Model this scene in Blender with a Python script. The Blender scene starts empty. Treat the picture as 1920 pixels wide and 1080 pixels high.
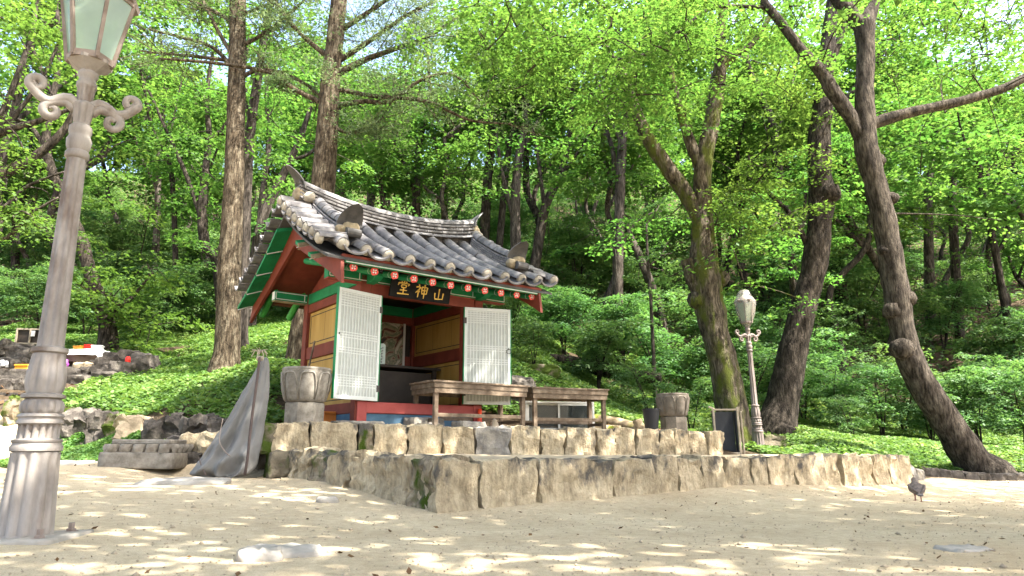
import bpy, bmesh, math, random
import numpy as np
from mathutils import Vector, Matrix, noise as mnoise

# ------------------------------------------------------------------ camera, sky, sun, exposure
SC = bpy.context.scene
COL = SC.collection
PI = math.pi
F, PITCH, EYE = 1290.0, math.atan(296 / 1290), 0.6
cam_d = bpy.data.cameras.new('camera')
cam_d.sensor_width = 36.0
cam_d.lens = F / 1920 * 36.0
cam_d.clip_start = 0.05
cam_d.clip_end = 600
cam = bpy.data.objects.new('camera', cam_d)
COL.objects.link(cam)
cam.location = (0, 0, EYE)
cam.rotation_euler = (PI / 2 + PITCH, 0, 0)
SC.camera = cam

TO_SUN = Vector((0.56, -0.30, 0.95)).normalized()
SUN_EL = math.asin(TO_SUN.z)
world = bpy.data.worlds.new('World')
SC.world = world
world.use_nodes = True
wn = world.node_tree.nodes
sky = wn.new('ShaderNodeTexSky')
sky.sky_type = 'NISHITA'
sky.sun_disc = False
sky.sun_elevation = SUN_EL
sky.sun_rotation = math.atan2(TO_SUN.x, TO_SUN.y)
sky.air_density = 1.0
sky.dust_density = 5.0
sky.ozone_density = 1.0
wn['Background'].inputs[1].default_value = 0.15
world.node_tree.links.new(sky.outputs[0], wn['Background'].inputs[0])
sun_d = bpy.data.lights.new('sun', 'SUN')
sun_d.energy = 4.0
sun_d.angle = math.radians(0.5)
sun_d.color = (1.0, 0.95, 0.86)
sun = bpy.data.objects.new('sun', sun_d)
COL.objects.link(sun)
sun.rotation_euler = (-TO_SUN).to_track_quat('-Z', 'Y').to_euler()
SC.view_settings.view_transform = 'Standard'
SC.view_settings.look = 'None'
SC.view_settings.gamma = 1
SC.view_settings.use_curve_mapping = False
SC.view_settings.exposure = 2.65
SC.render.engine = 'CYCLES'
SC.cycles.use_denoising = True
SC.cycles.max_bounces = 10
SC.cycles.diffuse_bounces = 5
SC.cycles.transmission_bounces = 8
SC.cycles.transparent_max_bounces = 8

# ------------------------------------------------------------------ measuring helpers
SP, CP = math.sin(PITCH), math.cos(PITCH)
def ray(u, v):
    x = (u - 960) / F; z = -(v - 540) / F
    return x, CP - SP * z, SP + CP * z
def P(u, v, y):                       # the point at distance y along the view axis on the sight line u, v
    r = ray(u, v); t = y / r[1]
    return Vector((r[0] * t, y, EYE + r[2] * t))
def mpp(y, v=540):                    # metres per photo pixel at that distance
    return y / ray(960, v)[1] / F
R = np.random.RandomState(7)
random.seed(7)

# ------------------------------------------------------------------ materials
MATS = {}
def new_mat(name):
    m = bpy.data.materials.new(name); m.use_nodes = True
    m.node_tree.nodes.clear()
    return m, m.node_tree.nodes, m.node_tree.links
def N(ns, t, **kw):
    n = ns.new(t)
    for k, v in kw.items():
        if k == 'op': n.operation = v
        elif k == 'dt': n.data_type = v
        elif k == 'bt': n.blend_type = v
        else: setattr(n, k, v)
    return n
def ramp(ns, stops):
    n = ns.new('ShaderNodeValToRGB')
    e = n.color_ramp.elements
    e[0].position, e[0].color = stops[0][0], (*stops[0][1], 1)
    e[1].position, e[1].color = stops[1][0], (*stops[1][1], 1)
    for p, c in stops[2:]:
        k = e.new(p); k.color = (*c, 1)
    return n
def basic(name, stops, scale=6.0, detail=6, rough=0.8, bump=0.3, bscale=None, stretch=(1, 1, 1), spec=0.3,
          metallic=0.0, moss=None, moss_cut=0.55, grime=None, grime_cut=0.6, vary=0.0, coord='Object', bdist=0.01, topgrime=0.0, streak=0.0):
    """noise-driven colour ramp, bump, optional moss and grime patches"""
    m, ns, L = new_mat(name)
    out = N(ns, 'ShaderNodeOutputMaterial'); b = N(ns, 'ShaderNodeBsdfPrincipled')
    L.new(b.outputs[0], out.inputs[0])
    b.inputs['Roughness'].default_value = rough
    b.inputs['Metallic'].default_value = metallic
    b.inputs['Specular IOR Level'].default_value = spec
    tc = N(ns, 'ShaderNodeTexCoord')
    oi = N(ns, 'ShaderNodeObjectInfo')
    add = N(ns, 'ShaderNodeVectorMath', op='ADD')
    mul = N(ns, 'ShaderNodeVectorMath', op='SCALE'); mul.inputs[3].default_value = 37.0
    comb = N(ns, 'ShaderNodeCombineXYZ')
    L.new(oi.outputs['Random'], comb.inputs[0]); L.new(oi.outputs['Random'], comb.inputs[1])
    L.new(comb.outputs[0], mul.inputs[0]); L.new(mul.outputs[0], add.inputs[1])
    mp = N(ns, 'ShaderNodeMapping'); mp.inputs['Scale'].default_value = stretch
    L.new(tc.outputs[coord], mp.inputs[0]); L.new(mp.outputs[0], add.inputs[0])
    n1 = N(ns, 'ShaderNodeTexNoise'); n1.inputs['Scale'].default_value = scale; n1.inputs['Detail'].default_value = detail
    n1.inputs['Roughness'].default_value = 0.65
    L.new(add.outputs[0], n1.inputs['Vector'])
    cr = ramp(ns, stops); L.new(n1.outputs[0], cr.inputs[0])
    colr = cr.outputs[0]
    if vary:
        hs = N(ns, 'ShaderNodeHueSaturation')
        mr = N(ns, 'ShaderNodeMapRange'); mr.inputs[3].default_value = 1 - vary; mr.inputs[4].default_value = 1 + vary
        L.new(oi.outputs['Random'], mr.inputs[0])
        L.new(mr.outputs[0], hs.inputs['Value']); L.new(colr, hs.inputs['Color']); colr = hs.outputs[0]
    def patch(colr, colour, cut, sc, seed):
        n = N(ns, 'ShaderNodeTexNoise'); n.inputs['Scale'].default_value = sc; n.inputs['Detail'].default_value = 5
        n.inputs['Roughness'].default_value = 0.6
        o = N(ns, 'ShaderNodeVectorMath', op='ADD'); o.inputs[1].default_value = (seed, seed * 2, 0)
        L.new(add.outputs[0], o.inputs[0]); L.new(o.outputs[0], n.inputs['Vector'])
        r2 = N(ns, 'ShaderNodeMapRange'); r2.inputs[1].default_value = cut - 0.04; r2.inputs[2].default_value = cut + 0.07
        src = n.outputs[0]
        if topgrime and seed == 11.0:
            sx_ = N(ns, 'ShaderNodeSeparateXYZ'); L.new(tc.outputs['Object'], sx_.inputs[0])
            ma = N(ns, 'ShaderNodeMath', op='MULTIPLY_ADD'); ma.inputs[1].default_value = topgrime
            L.new(sx_.outputs[2], ma.inputs[0]); L.new(n.outputs[0], ma.inputs[2]); src = ma.outputs[0]
        L.new(src, r2.inputs[0])
        mx = N(ns, 'ShaderNodeMix', dt='RGBA'); L.new(r2.outputs[0], mx.inputs[0])
        L.new(colr, mx.inputs[6]); mx.inputs[7].default_value = (*colour, 1)
        return mx.outputs[2]
    if streak:
        m2 = N(ns, 'ShaderNodeMapping'); m2.inputs['Scale'].default_value = (1, 1, .16)
        L.new(tc.outputs[coord], m2.inputs[0])
        ns2 = N(ns, 'ShaderNodeTexNoise'); ns2.inputs['Scale'].default_value = 30; ns2.inputs['Detail'].default_value = 5
        L.new(m2.outputs[0], ns2.inputs['Vector'])
        sr = ramp(ns, [(.36, (1 - streak,) * 3), (.56, (1.06,) * 3)]); L.new(ns2.outputs[0], sr.inputs[0])
        sm = N(ns, 'ShaderNodeMix', dt='RGBA', bt='MULTIPLY'); sm.inputs[0].default_value = 1
        L.new(colr, sm.inputs[6]); L.new(sr.outputs[0], sm.inputs[7]); colr = sm.outputs[2]
    if grime: colr = patch(colr, grime, grime_cut, scale * 0.45, 11.0)
    if moss: colr = patch(colr, moss, moss_cut, 3.0, 5.0)
    L.new(colr, b.inputs['Base Color'])
    if bump:
        n2 = N(ns, 'ShaderNodeTexNoise'); n2.inputs['Scale'].default_value = bscale or scale * 4
        n2.inputs['Detail'].default_value = 8; n2.inputs['Roughness'].default_value = 0.7
        L.new(add.outputs[0], n2.inputs['Vector'])
        bp = N(ns, 'ShaderNodeBump'); bp.inputs['Strength'].default_value = bump; bp.inputs['Distance'].default_value = bdist
        L.new(n2.outputs[0], bp.inputs['Height']); L.new(bp.outputs[0], b.inputs['Normal'])
    MATS[name] = m
    return m
def leaf_mat(name, dark, mid, lite, trans, tmix=0.5, gloss=0.06, vary=0.12):
    m, ns, L = new_mat(name)
    out = N(ns, 'ShaderNodeOutputMaterial')
    geo = N(ns, 'ShaderNodeNewGeometry'); oi = N(ns, 'ShaderNodeObjectInfo')
    cr = ramp(ns, [(0.0, dark), (1.0, lite), (0.5, mid)])
    tcl = N(ns, 'ShaderNodeTexCoord'); nl_ = N(ns, 'ShaderNodeTexNoise'); nl_.inputs['Scale'].default_value = 1.3; nl_.inputs['Detail'].default_value = 2
    L.new(tcl.outputs['Object'], nl_.inputs['Vector'])
    mm_ = N(ns, 'ShaderNodeMix'); mm_.inputs[0].default_value = .45
    sc_ = N(ns, 'ShaderNodeMapRange'); sc_.inputs[1].default_value = .3; sc_.inputs[2].default_value = .7; L.new(nl_.outputs[0], sc_.inputs[0])
    L.new(geo.outputs['Random Per Island'], mm_.inputs[2]); L.new(sc_.outputs[0], mm_.inputs[3])
    L.new(mm_.outputs[0], cr.inputs[0])
    hs = N(ns, 'ShaderNodeHueSaturation')
    mr = N(ns, 'ShaderNodeMapRange'); mr.inputs[3].default_value = 1 - vary; mr.inputs[4].default_value = 1 + vary
    L.new(oi.outputs['Random'], mr.inputs[0]); L.new(mr.outputs[0], hs.inputs['Value'])
    mr2 = N(ns, 'ShaderNodeMapRange'); mr2.inputs[3].default_value = 0.485; mr2.inputs[4].default_value = 0.515
    L.new(oi.outputs['Random'], mr2.inputs[0]); L.new(mr2.outputs[0], hs.inputs['Hue'])
    L.new(cr.outputs[0], hs.inputs['Color'])
    d = N(ns, 'ShaderNodeBsdfDiffuse'); t = N(ns, 'ShaderNodeBsdfTranslucent'); g = N(ns, 'ShaderNodeBsdfGlossy')
    g.inputs['Roughness'].default_value = 0.55
    L.new(hs.outputs[0], d.inputs[0])
    tm = N(ns, 'ShaderNodeMix', dt='RGBA', bt='MULTIPLY'); tm.inputs[0].default_value = 1.0
    L.new(hs.outputs[0], tm.inputs[6]); tm.inputs[7].default_value = (*trans, 1)
    L.new(tm.outputs[2], t.inputs[0])
    m1 = N(ns, 'ShaderNodeMixShader'); m1.inputs[0].default_value = tmix
    L.new(d.outputs[0], m1.inputs[1]); L.new(t.outputs[0], m1.inputs[2])
    m2 = N(ns, 'ShaderNodeMixShader'); m2.inputs[0].default_value = gloss
    L.new(m1.outputs[0], m2.inputs[1]); L.new(g.outputs[0], m2.inputs[2])
    L.new(m2.outputs[0], out.inputs[0])
    MATS[name] = m
    return m

leaf_mat('leaf_canopy', (.036, .092, .018), (.062, .132, .030), (.118, .195, .050), (1.65, 1.65, 1.0), 0.52, 0.015)
leaf_mat('leaf_maple', (.040, .096, .018), (.070, .142, .031), (.130, .205, .052), (1.65, 1.65, 1.0), 0.52, 0.015)
leaf_mat('leaf_shrub', (.040, .104, .034), (.074, .155, .048), (.13, .21, .07), (1.6, 1.6, 1.0), 0.46, 0.03)
leaf_mat('leaf_cover', (.05, .115, .028), (.10, .19, .045), (.22, .30, .095), (1.5, 1.5, 0.9), 0.4, 0.02)
leaf_mat('leaf_needle', (.05, .085, .035), (.10, .145, .06), (.18, .23, .11), (1.3, 1.3, 1.0), 0.35, 0.02)
leaf_mat('leaf_dead', (.06, .03, .012), (.11, .06, .025), (.17, .10, .045), (1, 1, 1), 0.15, 0.02)
basic('bark', [(.34, (.020, .0165, .013)), (.5, (.066, .055, .044)), (.68, (.145, .125, .10))], 9, 9, .95, 1.0, 34, (1, 1, .28), .1, bdist=.07, vary=.1, streak=.6)
basic('bark_dark', [(.34, (.013, .0105, .0085)), (.5, (.040, .033, .026)), (.68, (.10, .083, .067))], 9, 9, .95, 1.0, 34, (1, 1, .3), .1, bdist=.07, vary=.1, streak=.6)
basic('bark_moss', [(.34, (.026, .021, .016)), (.5, (.095, .078, .056)), (.68, (.22, .185, .14))], 9, 9, .95, 1.0, 34, (1, 1, .35), .1, moss=(.075, .088, .018), moss_cut=.52, bdist=.07, streak=.6)
basic('bark_pine', [(.34, (0.02916, 0.02138, 0.01426)), (.5, (0.09071, 0.06997, 0.04665)), (.68, (0.2138, 0.1814, 0.1296))], 11, 9, .95, 1.0, 34, (1, 1, .35), .1, bdist=.07, streak=.6)
basic('bark_grey', [(.34, (0.02148, 0.0178, 0.01473)), (.5, (0.06752, 0.05647, 0.04665)), (.68, (0.1473, 0.1258, 0.1074))], 7, 9, .95, 1.0, 34, (1, 1, .25), .1, bdist=.05, vary=.25, streak=.6)
basic('wall_stone', [(.25, (.23, .18, .115)), (.5, (.47, .38, .25)), (.75, (.62, .52, .36))], 7, 10, .95, 1.0, 26, (1.2, 1.2, .8), .1, grime=(.12, .108, .092), grime_cut=.64, vary=.16, bdist=.05, topgrime=.45, streak=.2)
basic('wall_stone_moss', [(.25, (.11, .09, .062)), (.5, (.25, .2, .135)), (.75, (.39, .325, .23))], 7, 10, .95, 1.0, 26, (1.2, 1.2, .8), .1, moss=(.05, .078, .010), moss_cut=.55, grime=(.10, .092, .08), vary=.1, bdist=.04, topgrime=.45, streak=.25)
basic('wall_stone_grey', [(.25, (.085, .08, .076)), (.5, (.20, .185, .165)), (.75, (.40, .36, .29))], 5, 8, .92, 1.0, 24, (1, 1, 1), .15, vary=.1, bdist=.02)
basic('field_rock', [(.25, (0.0252, 0.0216, 0.0198)), (.5, (0.0675, 0.0594, 0.0522)), (.75, (0.171, 0.1512, 0.126))], 6, 10, .95, 1.0, 20, (1, 1, 1), .15, vary=.25, bdist=.02)
basic('field_rock_moss', [(.25, (.07, .06, .045)), (.75, (.24, .2, .14))], 4, 8, .95, 1.0, 18, (1, 1, 1), .15, moss=(.045, .068, .010), moss_cut=.48, bdist=.02)
basic('field_rock_tan', [(.25, (.2, .155, .1)), (.75, (.5, .41, .29))], 4, 8, .92, 1.0, 18, (1, 1, 1), .15, bdist=.02)
basic('carved_stone', [(.3, (0.117, 0.1008, 0.081)), (.5, (0.207, 0.1845, 0.153)), (.7, (0.297, 0.27, 0.2295))], 9, 8, .9, .5, 60, (1, 1, 1), .2, grime=(.13, .115, .095), grime_cut=.6, bdist=.01)
basic('carved_stone_dark', [(.3, (.10, .085, .068)), (.7, (.21, .18, .145))], 9, 8, .9, .5, 60, (1, 1, 1), .2, bdist=.01)
basic('roof_tile', [(.3, (0.0765, 0.07344, 0.07497)), (.55, (0.153, 0.1438, 0.1408)), (.75, (0.2525, 0.2372, 0.2256))], 7, 8, .7, .35, 50, (1, 1, 1), .35, vary=.22, bdist=.006)
basic('tile_dark', [(.3, (.045, .043, .042)), (.7, (.10, .095, .09))], 7, 6, .75, .35, 40, (1, 1, 1), .3, bdist=.006)
basic('plaster', [(.3, (0.221, 0.1913, 0.1487)), (.7, (0.391, 0.357, 0.2975))], 10, 8, .9, .4, 50, (1, 1, 1), .2, bdist=.006, vary=.1)
basic('plaster_ochre', [(.3, (0.17, 0.1318, 0.08075)), (.7, (0.34, 0.2805, 0.187))], 10, 8, .9, .4, 50, (1, 1, 1), .2, bdist=.006)
basic('red_paint', [(.3, (.125, .024, .014)), (.7, (.20, .042, .024))], 5, 6, .65, .15, 30, (1, 1, 1), .3, bdist=.004)
basic('red_sill', [(.3, (.25, .042, .036)), (.7, (.34, .072, .062))], 5, 6, .65, .15, 30, (1, 1, 1), .3, bdist=.004)
basic('green_paint', [(.3, (0.00528, 0.1232, 0.0396)), (.7, (0.01056, 0.22, 0.0748))], 4, 6, .6, .12, 30, (1, 1, 1), .3, bdist=.004)
basic('green_light', [(.3, (.04, .26, .05)), (.7, (.07, .38, .08))], 4, 6, .6, .12, 30, (1, 1, 1), .3, bdist=.004)
basic('ochre_paint', [(.3, (.33, .185, .04)), (.7, (.45, .28, .075))], 3, 6, .6, .15, 30, (2, 2, .3), .3, bdist=.004)
basic('line_white', [(.3, (0.54, 0.54, 0.495)), (.7, (0.675, 0.675, 0.63))], 8, 3, .7, 0)
basic('line_black', [(.3, (.012, .011, .01)), (.7, (.03, .028, .026))], 8, 3, .6, 0)
basic('blue_plinth', [(.3, (.04, .09, .145)), (.7, (.08, .15, .215))], 6, 6, .8, .2, 30)
basic('door_white', [(.3, (0.4968, 0.5152, 0.4876)), (.7, (0.5888, 0.6072, 0.5796))], 6, 6, .6, .15, 40, vary=.02)
basic('door_paper', [(.3, (0.3312, 0.3496, 0.322)), (.7, (0.4232, 0.4416, 0.414))], 9, 6, .8, .15, 40)
basic('black_board', [(.3, (.006, .006, .006)), (.7, (.013, .013, .013))], 8, 5, .7, .1, 40, spec=.1)
basic('gold_paint', [(.3, (.55, .34, .05)), (.7, (.75, .50, .12))], 20, 4, .5, .1, 60)
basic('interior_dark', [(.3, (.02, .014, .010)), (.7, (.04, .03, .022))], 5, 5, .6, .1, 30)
basic('old_wood', [(.3, (0.072, 0.0496, 0.032)), (.5, (0.144, 0.104, 0.0704)), (.72, (0.256, 0.2, 0.144))], 8, 9, .8, .5, 25, (1, 1, 1), .25, vary=.12, bdist=.006)
basic('old_wood_dark', [(.3, (.05, .036, .026)), (.7, (.13, .098, .072))], 4, 8, .8, .5, 25, (1, 1, 1), .25, bdist=.006)
basic('lamp_paint', [(.3, (.14, .118, .10)), (.5, (.225, .197, .172)), (.75, (.30, .272, .245))], 7, 9, .6, .4, 50, (1, 1, .4), .35, grime=(.12, .088, .068), grime_cut=.60, bdist=.006)
basic('lamp_rust', [(.3, (.13, .095, .075)), (.7, (.25, .205, .175))], 8, 8, .7, .3, 40, (1, 1, 1), .3, bdist=.004)
basic('lamp_brown', [(.3, (0.108, 0.08496, 0.0756)), (.7, (0.1944, 0.1584, 0.1404))], 6, 8, .6, .25, 40, (1, 1, .5), .35, bdist=.004)
basic('tarp', [(.3, (.115, .112, .106)), (.7, (.165, .160, .152))], 3, 6, .75, .12, 90, (1, 1, 1), .25, bdist=.002)
basic('tarp_seam', [(.3, (.05, .035, .03)), (.7, (.10, .07, .06))], 6, 4, .7, .2, 30)
basic('cloth_white', [(.3, (.55, .55, .55)), (.7, (.72, .72, .72))], 4, 6, .85, .3, 20)
basic('iron', [(.3, (.03, .027, .025)), (.7, (.09, .075, .065))], 8, 6, .6, .2, 30, metallic=.4)
basic('frame_wood', [(.3, (.20, .16, .11)), (.7, (.37, .32, .25))], 6, 6, .8, .3, 30)
basic('black_panel', [(.3, (.018, .018, .020)), (.7, (.035, .035, .038))], 4, 5, .5, .1, 30)
basic('plastic_black', [(.3, (.012, .013, .016)), (.7, (.022, .023, .028))], 4, 5, .4, .05, 30)
basic('plastic_purple', [(.3, (.40, .09, .44)), (.7, (.52, .14, .55))], 4, 4, .4, 0)
basic('plastic_orange', [(.3, (.60, .22, .015)), (.7, (.75, .32, .03))], 4, 4, .45, 0)
basic('terracotta', [(.3, (.50, .15, .025)), (.7, (.60, .21, .045))], 6, 5, .6, .1, 30)
basic('plastic_red', [(.3, (.50, .02, .012)), (.7, (.62, .035, .02))], 4, 4, .4, 0)
basic('red_lacquer', [(.3, (.65, .05, .02)), (.7, (.75, .08, .03))], 4, 4, .4, 0)
basic('ceramic', [(.3, (.46, .38, .29)), (.7, (.58, .5, .4))], 6, 5, .35, 0)
basic('alu', [(.3, (.50, .50, .48)), (.7, (.64, .64, .62))], 5, 4, .4, .05, 30)
basic('paper_green', [(.3, (.50, .60, .55)), (.7, (.60, .70, .65))], 5, 4, .8, 0)
basic('log_bark', [(.3, (.12, .09, .06)), (.6, (.36, .28, .18)), (.75, (.55, .45, .3))], 6, 7, .95, .8, 25, (1, 1, 1), .1, moss=(.14, .16, .02), moss_cut=.55, bdist=.02)
basic('feather', [(.3, (.075, .058, .050)), (.55, (.17, .13, .108)), (.75, (.30, .235, .195))], 45, 4, .8, .3, 60, (1, 1, 1), .2, bdist=.006)
basic('feather_dark', [(.3, (.04, .035, .036)), (.7, (.09, .08, .08))], 30, 4, .8, .2, 60)
basic('bird_leg', [(.3, (.25, .10, .08)), (.7, (.35, .16, .12))], 30, 3, .7, 0)
basic('concrete', [(.3, (.22, .20, .17)), (.7, (.36, .33, .285))], 6, 8, .92, .6, 40, (1, 1, 1), .15, bdist=.01)

def glass_mat(name, col, rough=0.15, alpha=0.55):
    m, ns, L = new_mat(name)
    out = N(ns, 'ShaderNodeOutputMaterial'); b = N(ns, 'ShaderNodeBsdfPrincipled')
    L.new(b.outputs[0], out.inputs[0])
    tc = N(ns, 'ShaderNodeTexCoord'); n = N(ns, 'ShaderNodeTexNoise'); n.inputs['Scale'].default_value = 6
    n.inputs['Detail'].default_value = 6
    L.new(tc.outputs['Object'], n.inputs['Vector'])
    c = ramp(ns, [(.3, tuple(x * .8 for x in col)), (.7, col)]); L.new(n.outputs[0], c.inputs[0])
    L.new(c.outputs[0], b.inputs['Base Color'])
    b.inputs['Roughness'].default_value = rough
    b.inputs['Alpha'].default_value = alpha
    MATS[name] = m
glass_mat('lantern_glass', (.30, .40, .30), .22, .72)
glass_mat('cabinet_glass', (.05, .06, .06), .06, .6)
glass_mat('bag_plastic', (.33, .31, .27), .3, .42)

def ground_mat():
    m, ns, L = new_mat('ground')
    out = N(ns, 'ShaderNodeOutputMaterial'); b = N(ns, 'ShaderNodeBsdfPrincipled')
    b.inputs['Roughness'].default_value = .95; b.inputs['Specular IOR Level'].default_value = .1
    L.new(b.outputs[0], out.inputs[0])
    tc = N(ns, 'ShaderNodeTexCoord')
    def noise(s, d=8, r=.65):
        n = N(ns, 'ShaderNodeTexNoise'); n.inputs['Scale'].default_value = s; n.inputs['Detail'].default_value = d
        n.inputs['Roughness'].default_value = r
        L.new(tc.outputs['Object'], n.inputs['Vector']); return n
    big, fine, grit = noise(.9), noise(14), noise(160, 4, .7)
    sand = ramp(ns, [(.3, (.425, .340, .226)), (.7, (.565, .475, .334))]); L.new(big.outputs[0], sand.inputs[0])
    g2 = ramp(ns, [(.32, (.55, .52, .48)), (.5, (1, 1, 1))]); L.new(grit.outputs[0], g2.inputs[0])
    f2 = ramp(ns, [(.3, (.82, .80, .76)), (.6, (1.03, 1.02, 1.0))]); L.new(fine.outputs[0], f2.inputs[0])
    mx = N(ns, 'ShaderNodeMix', dt='RGBA', bt='MULTIPLY'); mx.inputs[0].default_value = 1
    L.new(sand.outputs[0], mx.inputs[6]); L.new(g2.outputs[0], mx.inputs[7])
    mx2 = N(ns, 'ShaderNodeMix', dt='RGBA', bt='MULTIPLY'); mx2.inputs[0].default_value = 1
    L.new(mx.outputs[2], mx2.inputs[6]); L.new(f2.outputs[0], mx2.inputs[7])
    soil = ramp(ns, [(.3, (.03, .022, .013)), (.55, (.07, .05, .032)), (.75, (.12, .09, .06))]); L.new(fine.outputs[0], soil.inputs[0])
    at = N(ns, 'ShaderNodeAttribute'); at.attribute_name = 'soil'
    ad = N(ns, 'ShaderNodeMath', op='ADD'); L.new(at.outputs['Fac'], ad.inputs[0])
    sb = N(ns, 'ShaderNodeMath', op='MULTIPLY_ADD'); L.new(noise(3).outputs[0], sb.inputs[0]); sb.inputs[1].default_value = .9; sb.inputs[2].default_value = -.45
    L.new(sb.outputs[0], ad.inputs[1])
    mr = N(ns, 'ShaderNodeMapRange'); mr.inputs[1].default_value = .4; mr.inputs[2].default_value = .6; L.new(ad.outputs[0], mr.inputs[0])
    mx3 = N(ns, 'ShaderNodeMix', dt='RGBA'); L.new(mr.outputs[0], mx3.inputs[0]); L.new(mx2.outputs[2], mx3.inputs[6]); L.new(soil.outputs[0], mx3.inputs[7])
    L.new(mx3.outputs[2], b.inputs['Base Color'])
    bp = N(ns, 'ShaderNodeBump'); bp.inputs['Strength'].default_value = .6; bp.inputs['Distance'].default_value = .012
    L.new(grit.outputs[0], bp.inputs['Height'])
    bp2 = N(ns, 'ShaderNodeBump'); bp2.inputs['Strength'].default_value = .5; bp2.inputs['Distance'].default_value = .05
    L.new(fine.outputs[0], bp2.inputs['Height']); L.new(bp.outputs[0], bp2.inputs['Normal'])
    L.new(bp2.outputs[0], b.inputs['Normal'])
    MATS['ground'] = m
ground_mat()
def painting_mat():
    m, ns, L = new_mat('scroll_painting')
    out = N(ns, 'ShaderNodeOutputMaterial'); b = N(ns, 'ShaderNodeBsdfPrincipled'); L.new(b.outputs[0], out.inputs[0])
    b.inputs['Roughness'].default_value = .7
    tc = N(ns, 'ShaderNodeTexCoord'); n = N(ns, 'ShaderNodeTexNoise'); n.inputs['Scale'].default_value = 3.2; n.inputs['Detail'].default_value = 5
    n.inputs['Distortion'].default_value = 2.2
    L.new(tc.outputs['Object'], n.inputs['Vector'])
    c = ramp(ns, [(.34, (.03, .03, .028)), (.62, (.46, .40, .30)), (.42, (.14, .045, .03)), (.47, (.34, .28, .19)), (.55, (.10, .13, .07))])
    L.new(n.outputs[0], c.inputs[0]); L.new(c.outputs[0], b.inputs['Base Color'])
    MATS['scroll_painting'] = m
painting_mat()

# ------------------------------------------------------------------ mesh helpers
def link(o, parent=None):
    COL.objects.link(o)
    if parent is not None: o.parent = parent
    return o
def mesh_from(name, V, Fc, mats, mi=None, smooth=False):
    me = bpy.data.meshes.new(name)
    me.from_pydata([tuple(v) for v in V], [], Fc)
    for m in (mats if isinstance(mats, (list, tuple)) else [mats]):
        me.materials.append(MATS[m])
    if mi: me.polygons.foreach_set('material_index', np.array(mi, dtype=np.int32))
    if smooth: me.polygons.foreach_set('use_smooth', np.ones(len(me.polygons), dtype=bool))
    me.validate()
    return me
def obj(name, me, parent=None, loc=(0, 0, 0), rot=(0, 0, 0)):
    o = bpy.data.objects.new(name, me)
    link(o, parent)
    o.location = loc; o.rotation_euler = rot
    return o
def tag(o, label=None, cat=None, group=None, kind=None):
    if label: o['label'] = label
    if cat: o['category'] = cat
    if group: o['group'] = group
    if kind: o['kind'] = kind
    return o
def empty(name, loc, rz=0, label=None, cat=None, group=None, scale=1):
    o = bpy.data.objects.new(name, None); o.empty_display_size = .2
    link(o); o.location = loc; o.rotation_euler = (0, 0, rz); o.scale = (scale,) * 3
    return tag(o, label, cat, group)
def copy_tree(o, parent=None):
    c = o.copy(); COL.objects.link(c); c.parent = parent
    for ch in [x for x in o.children]: copy_tree(ch, c)
    return c

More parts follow.
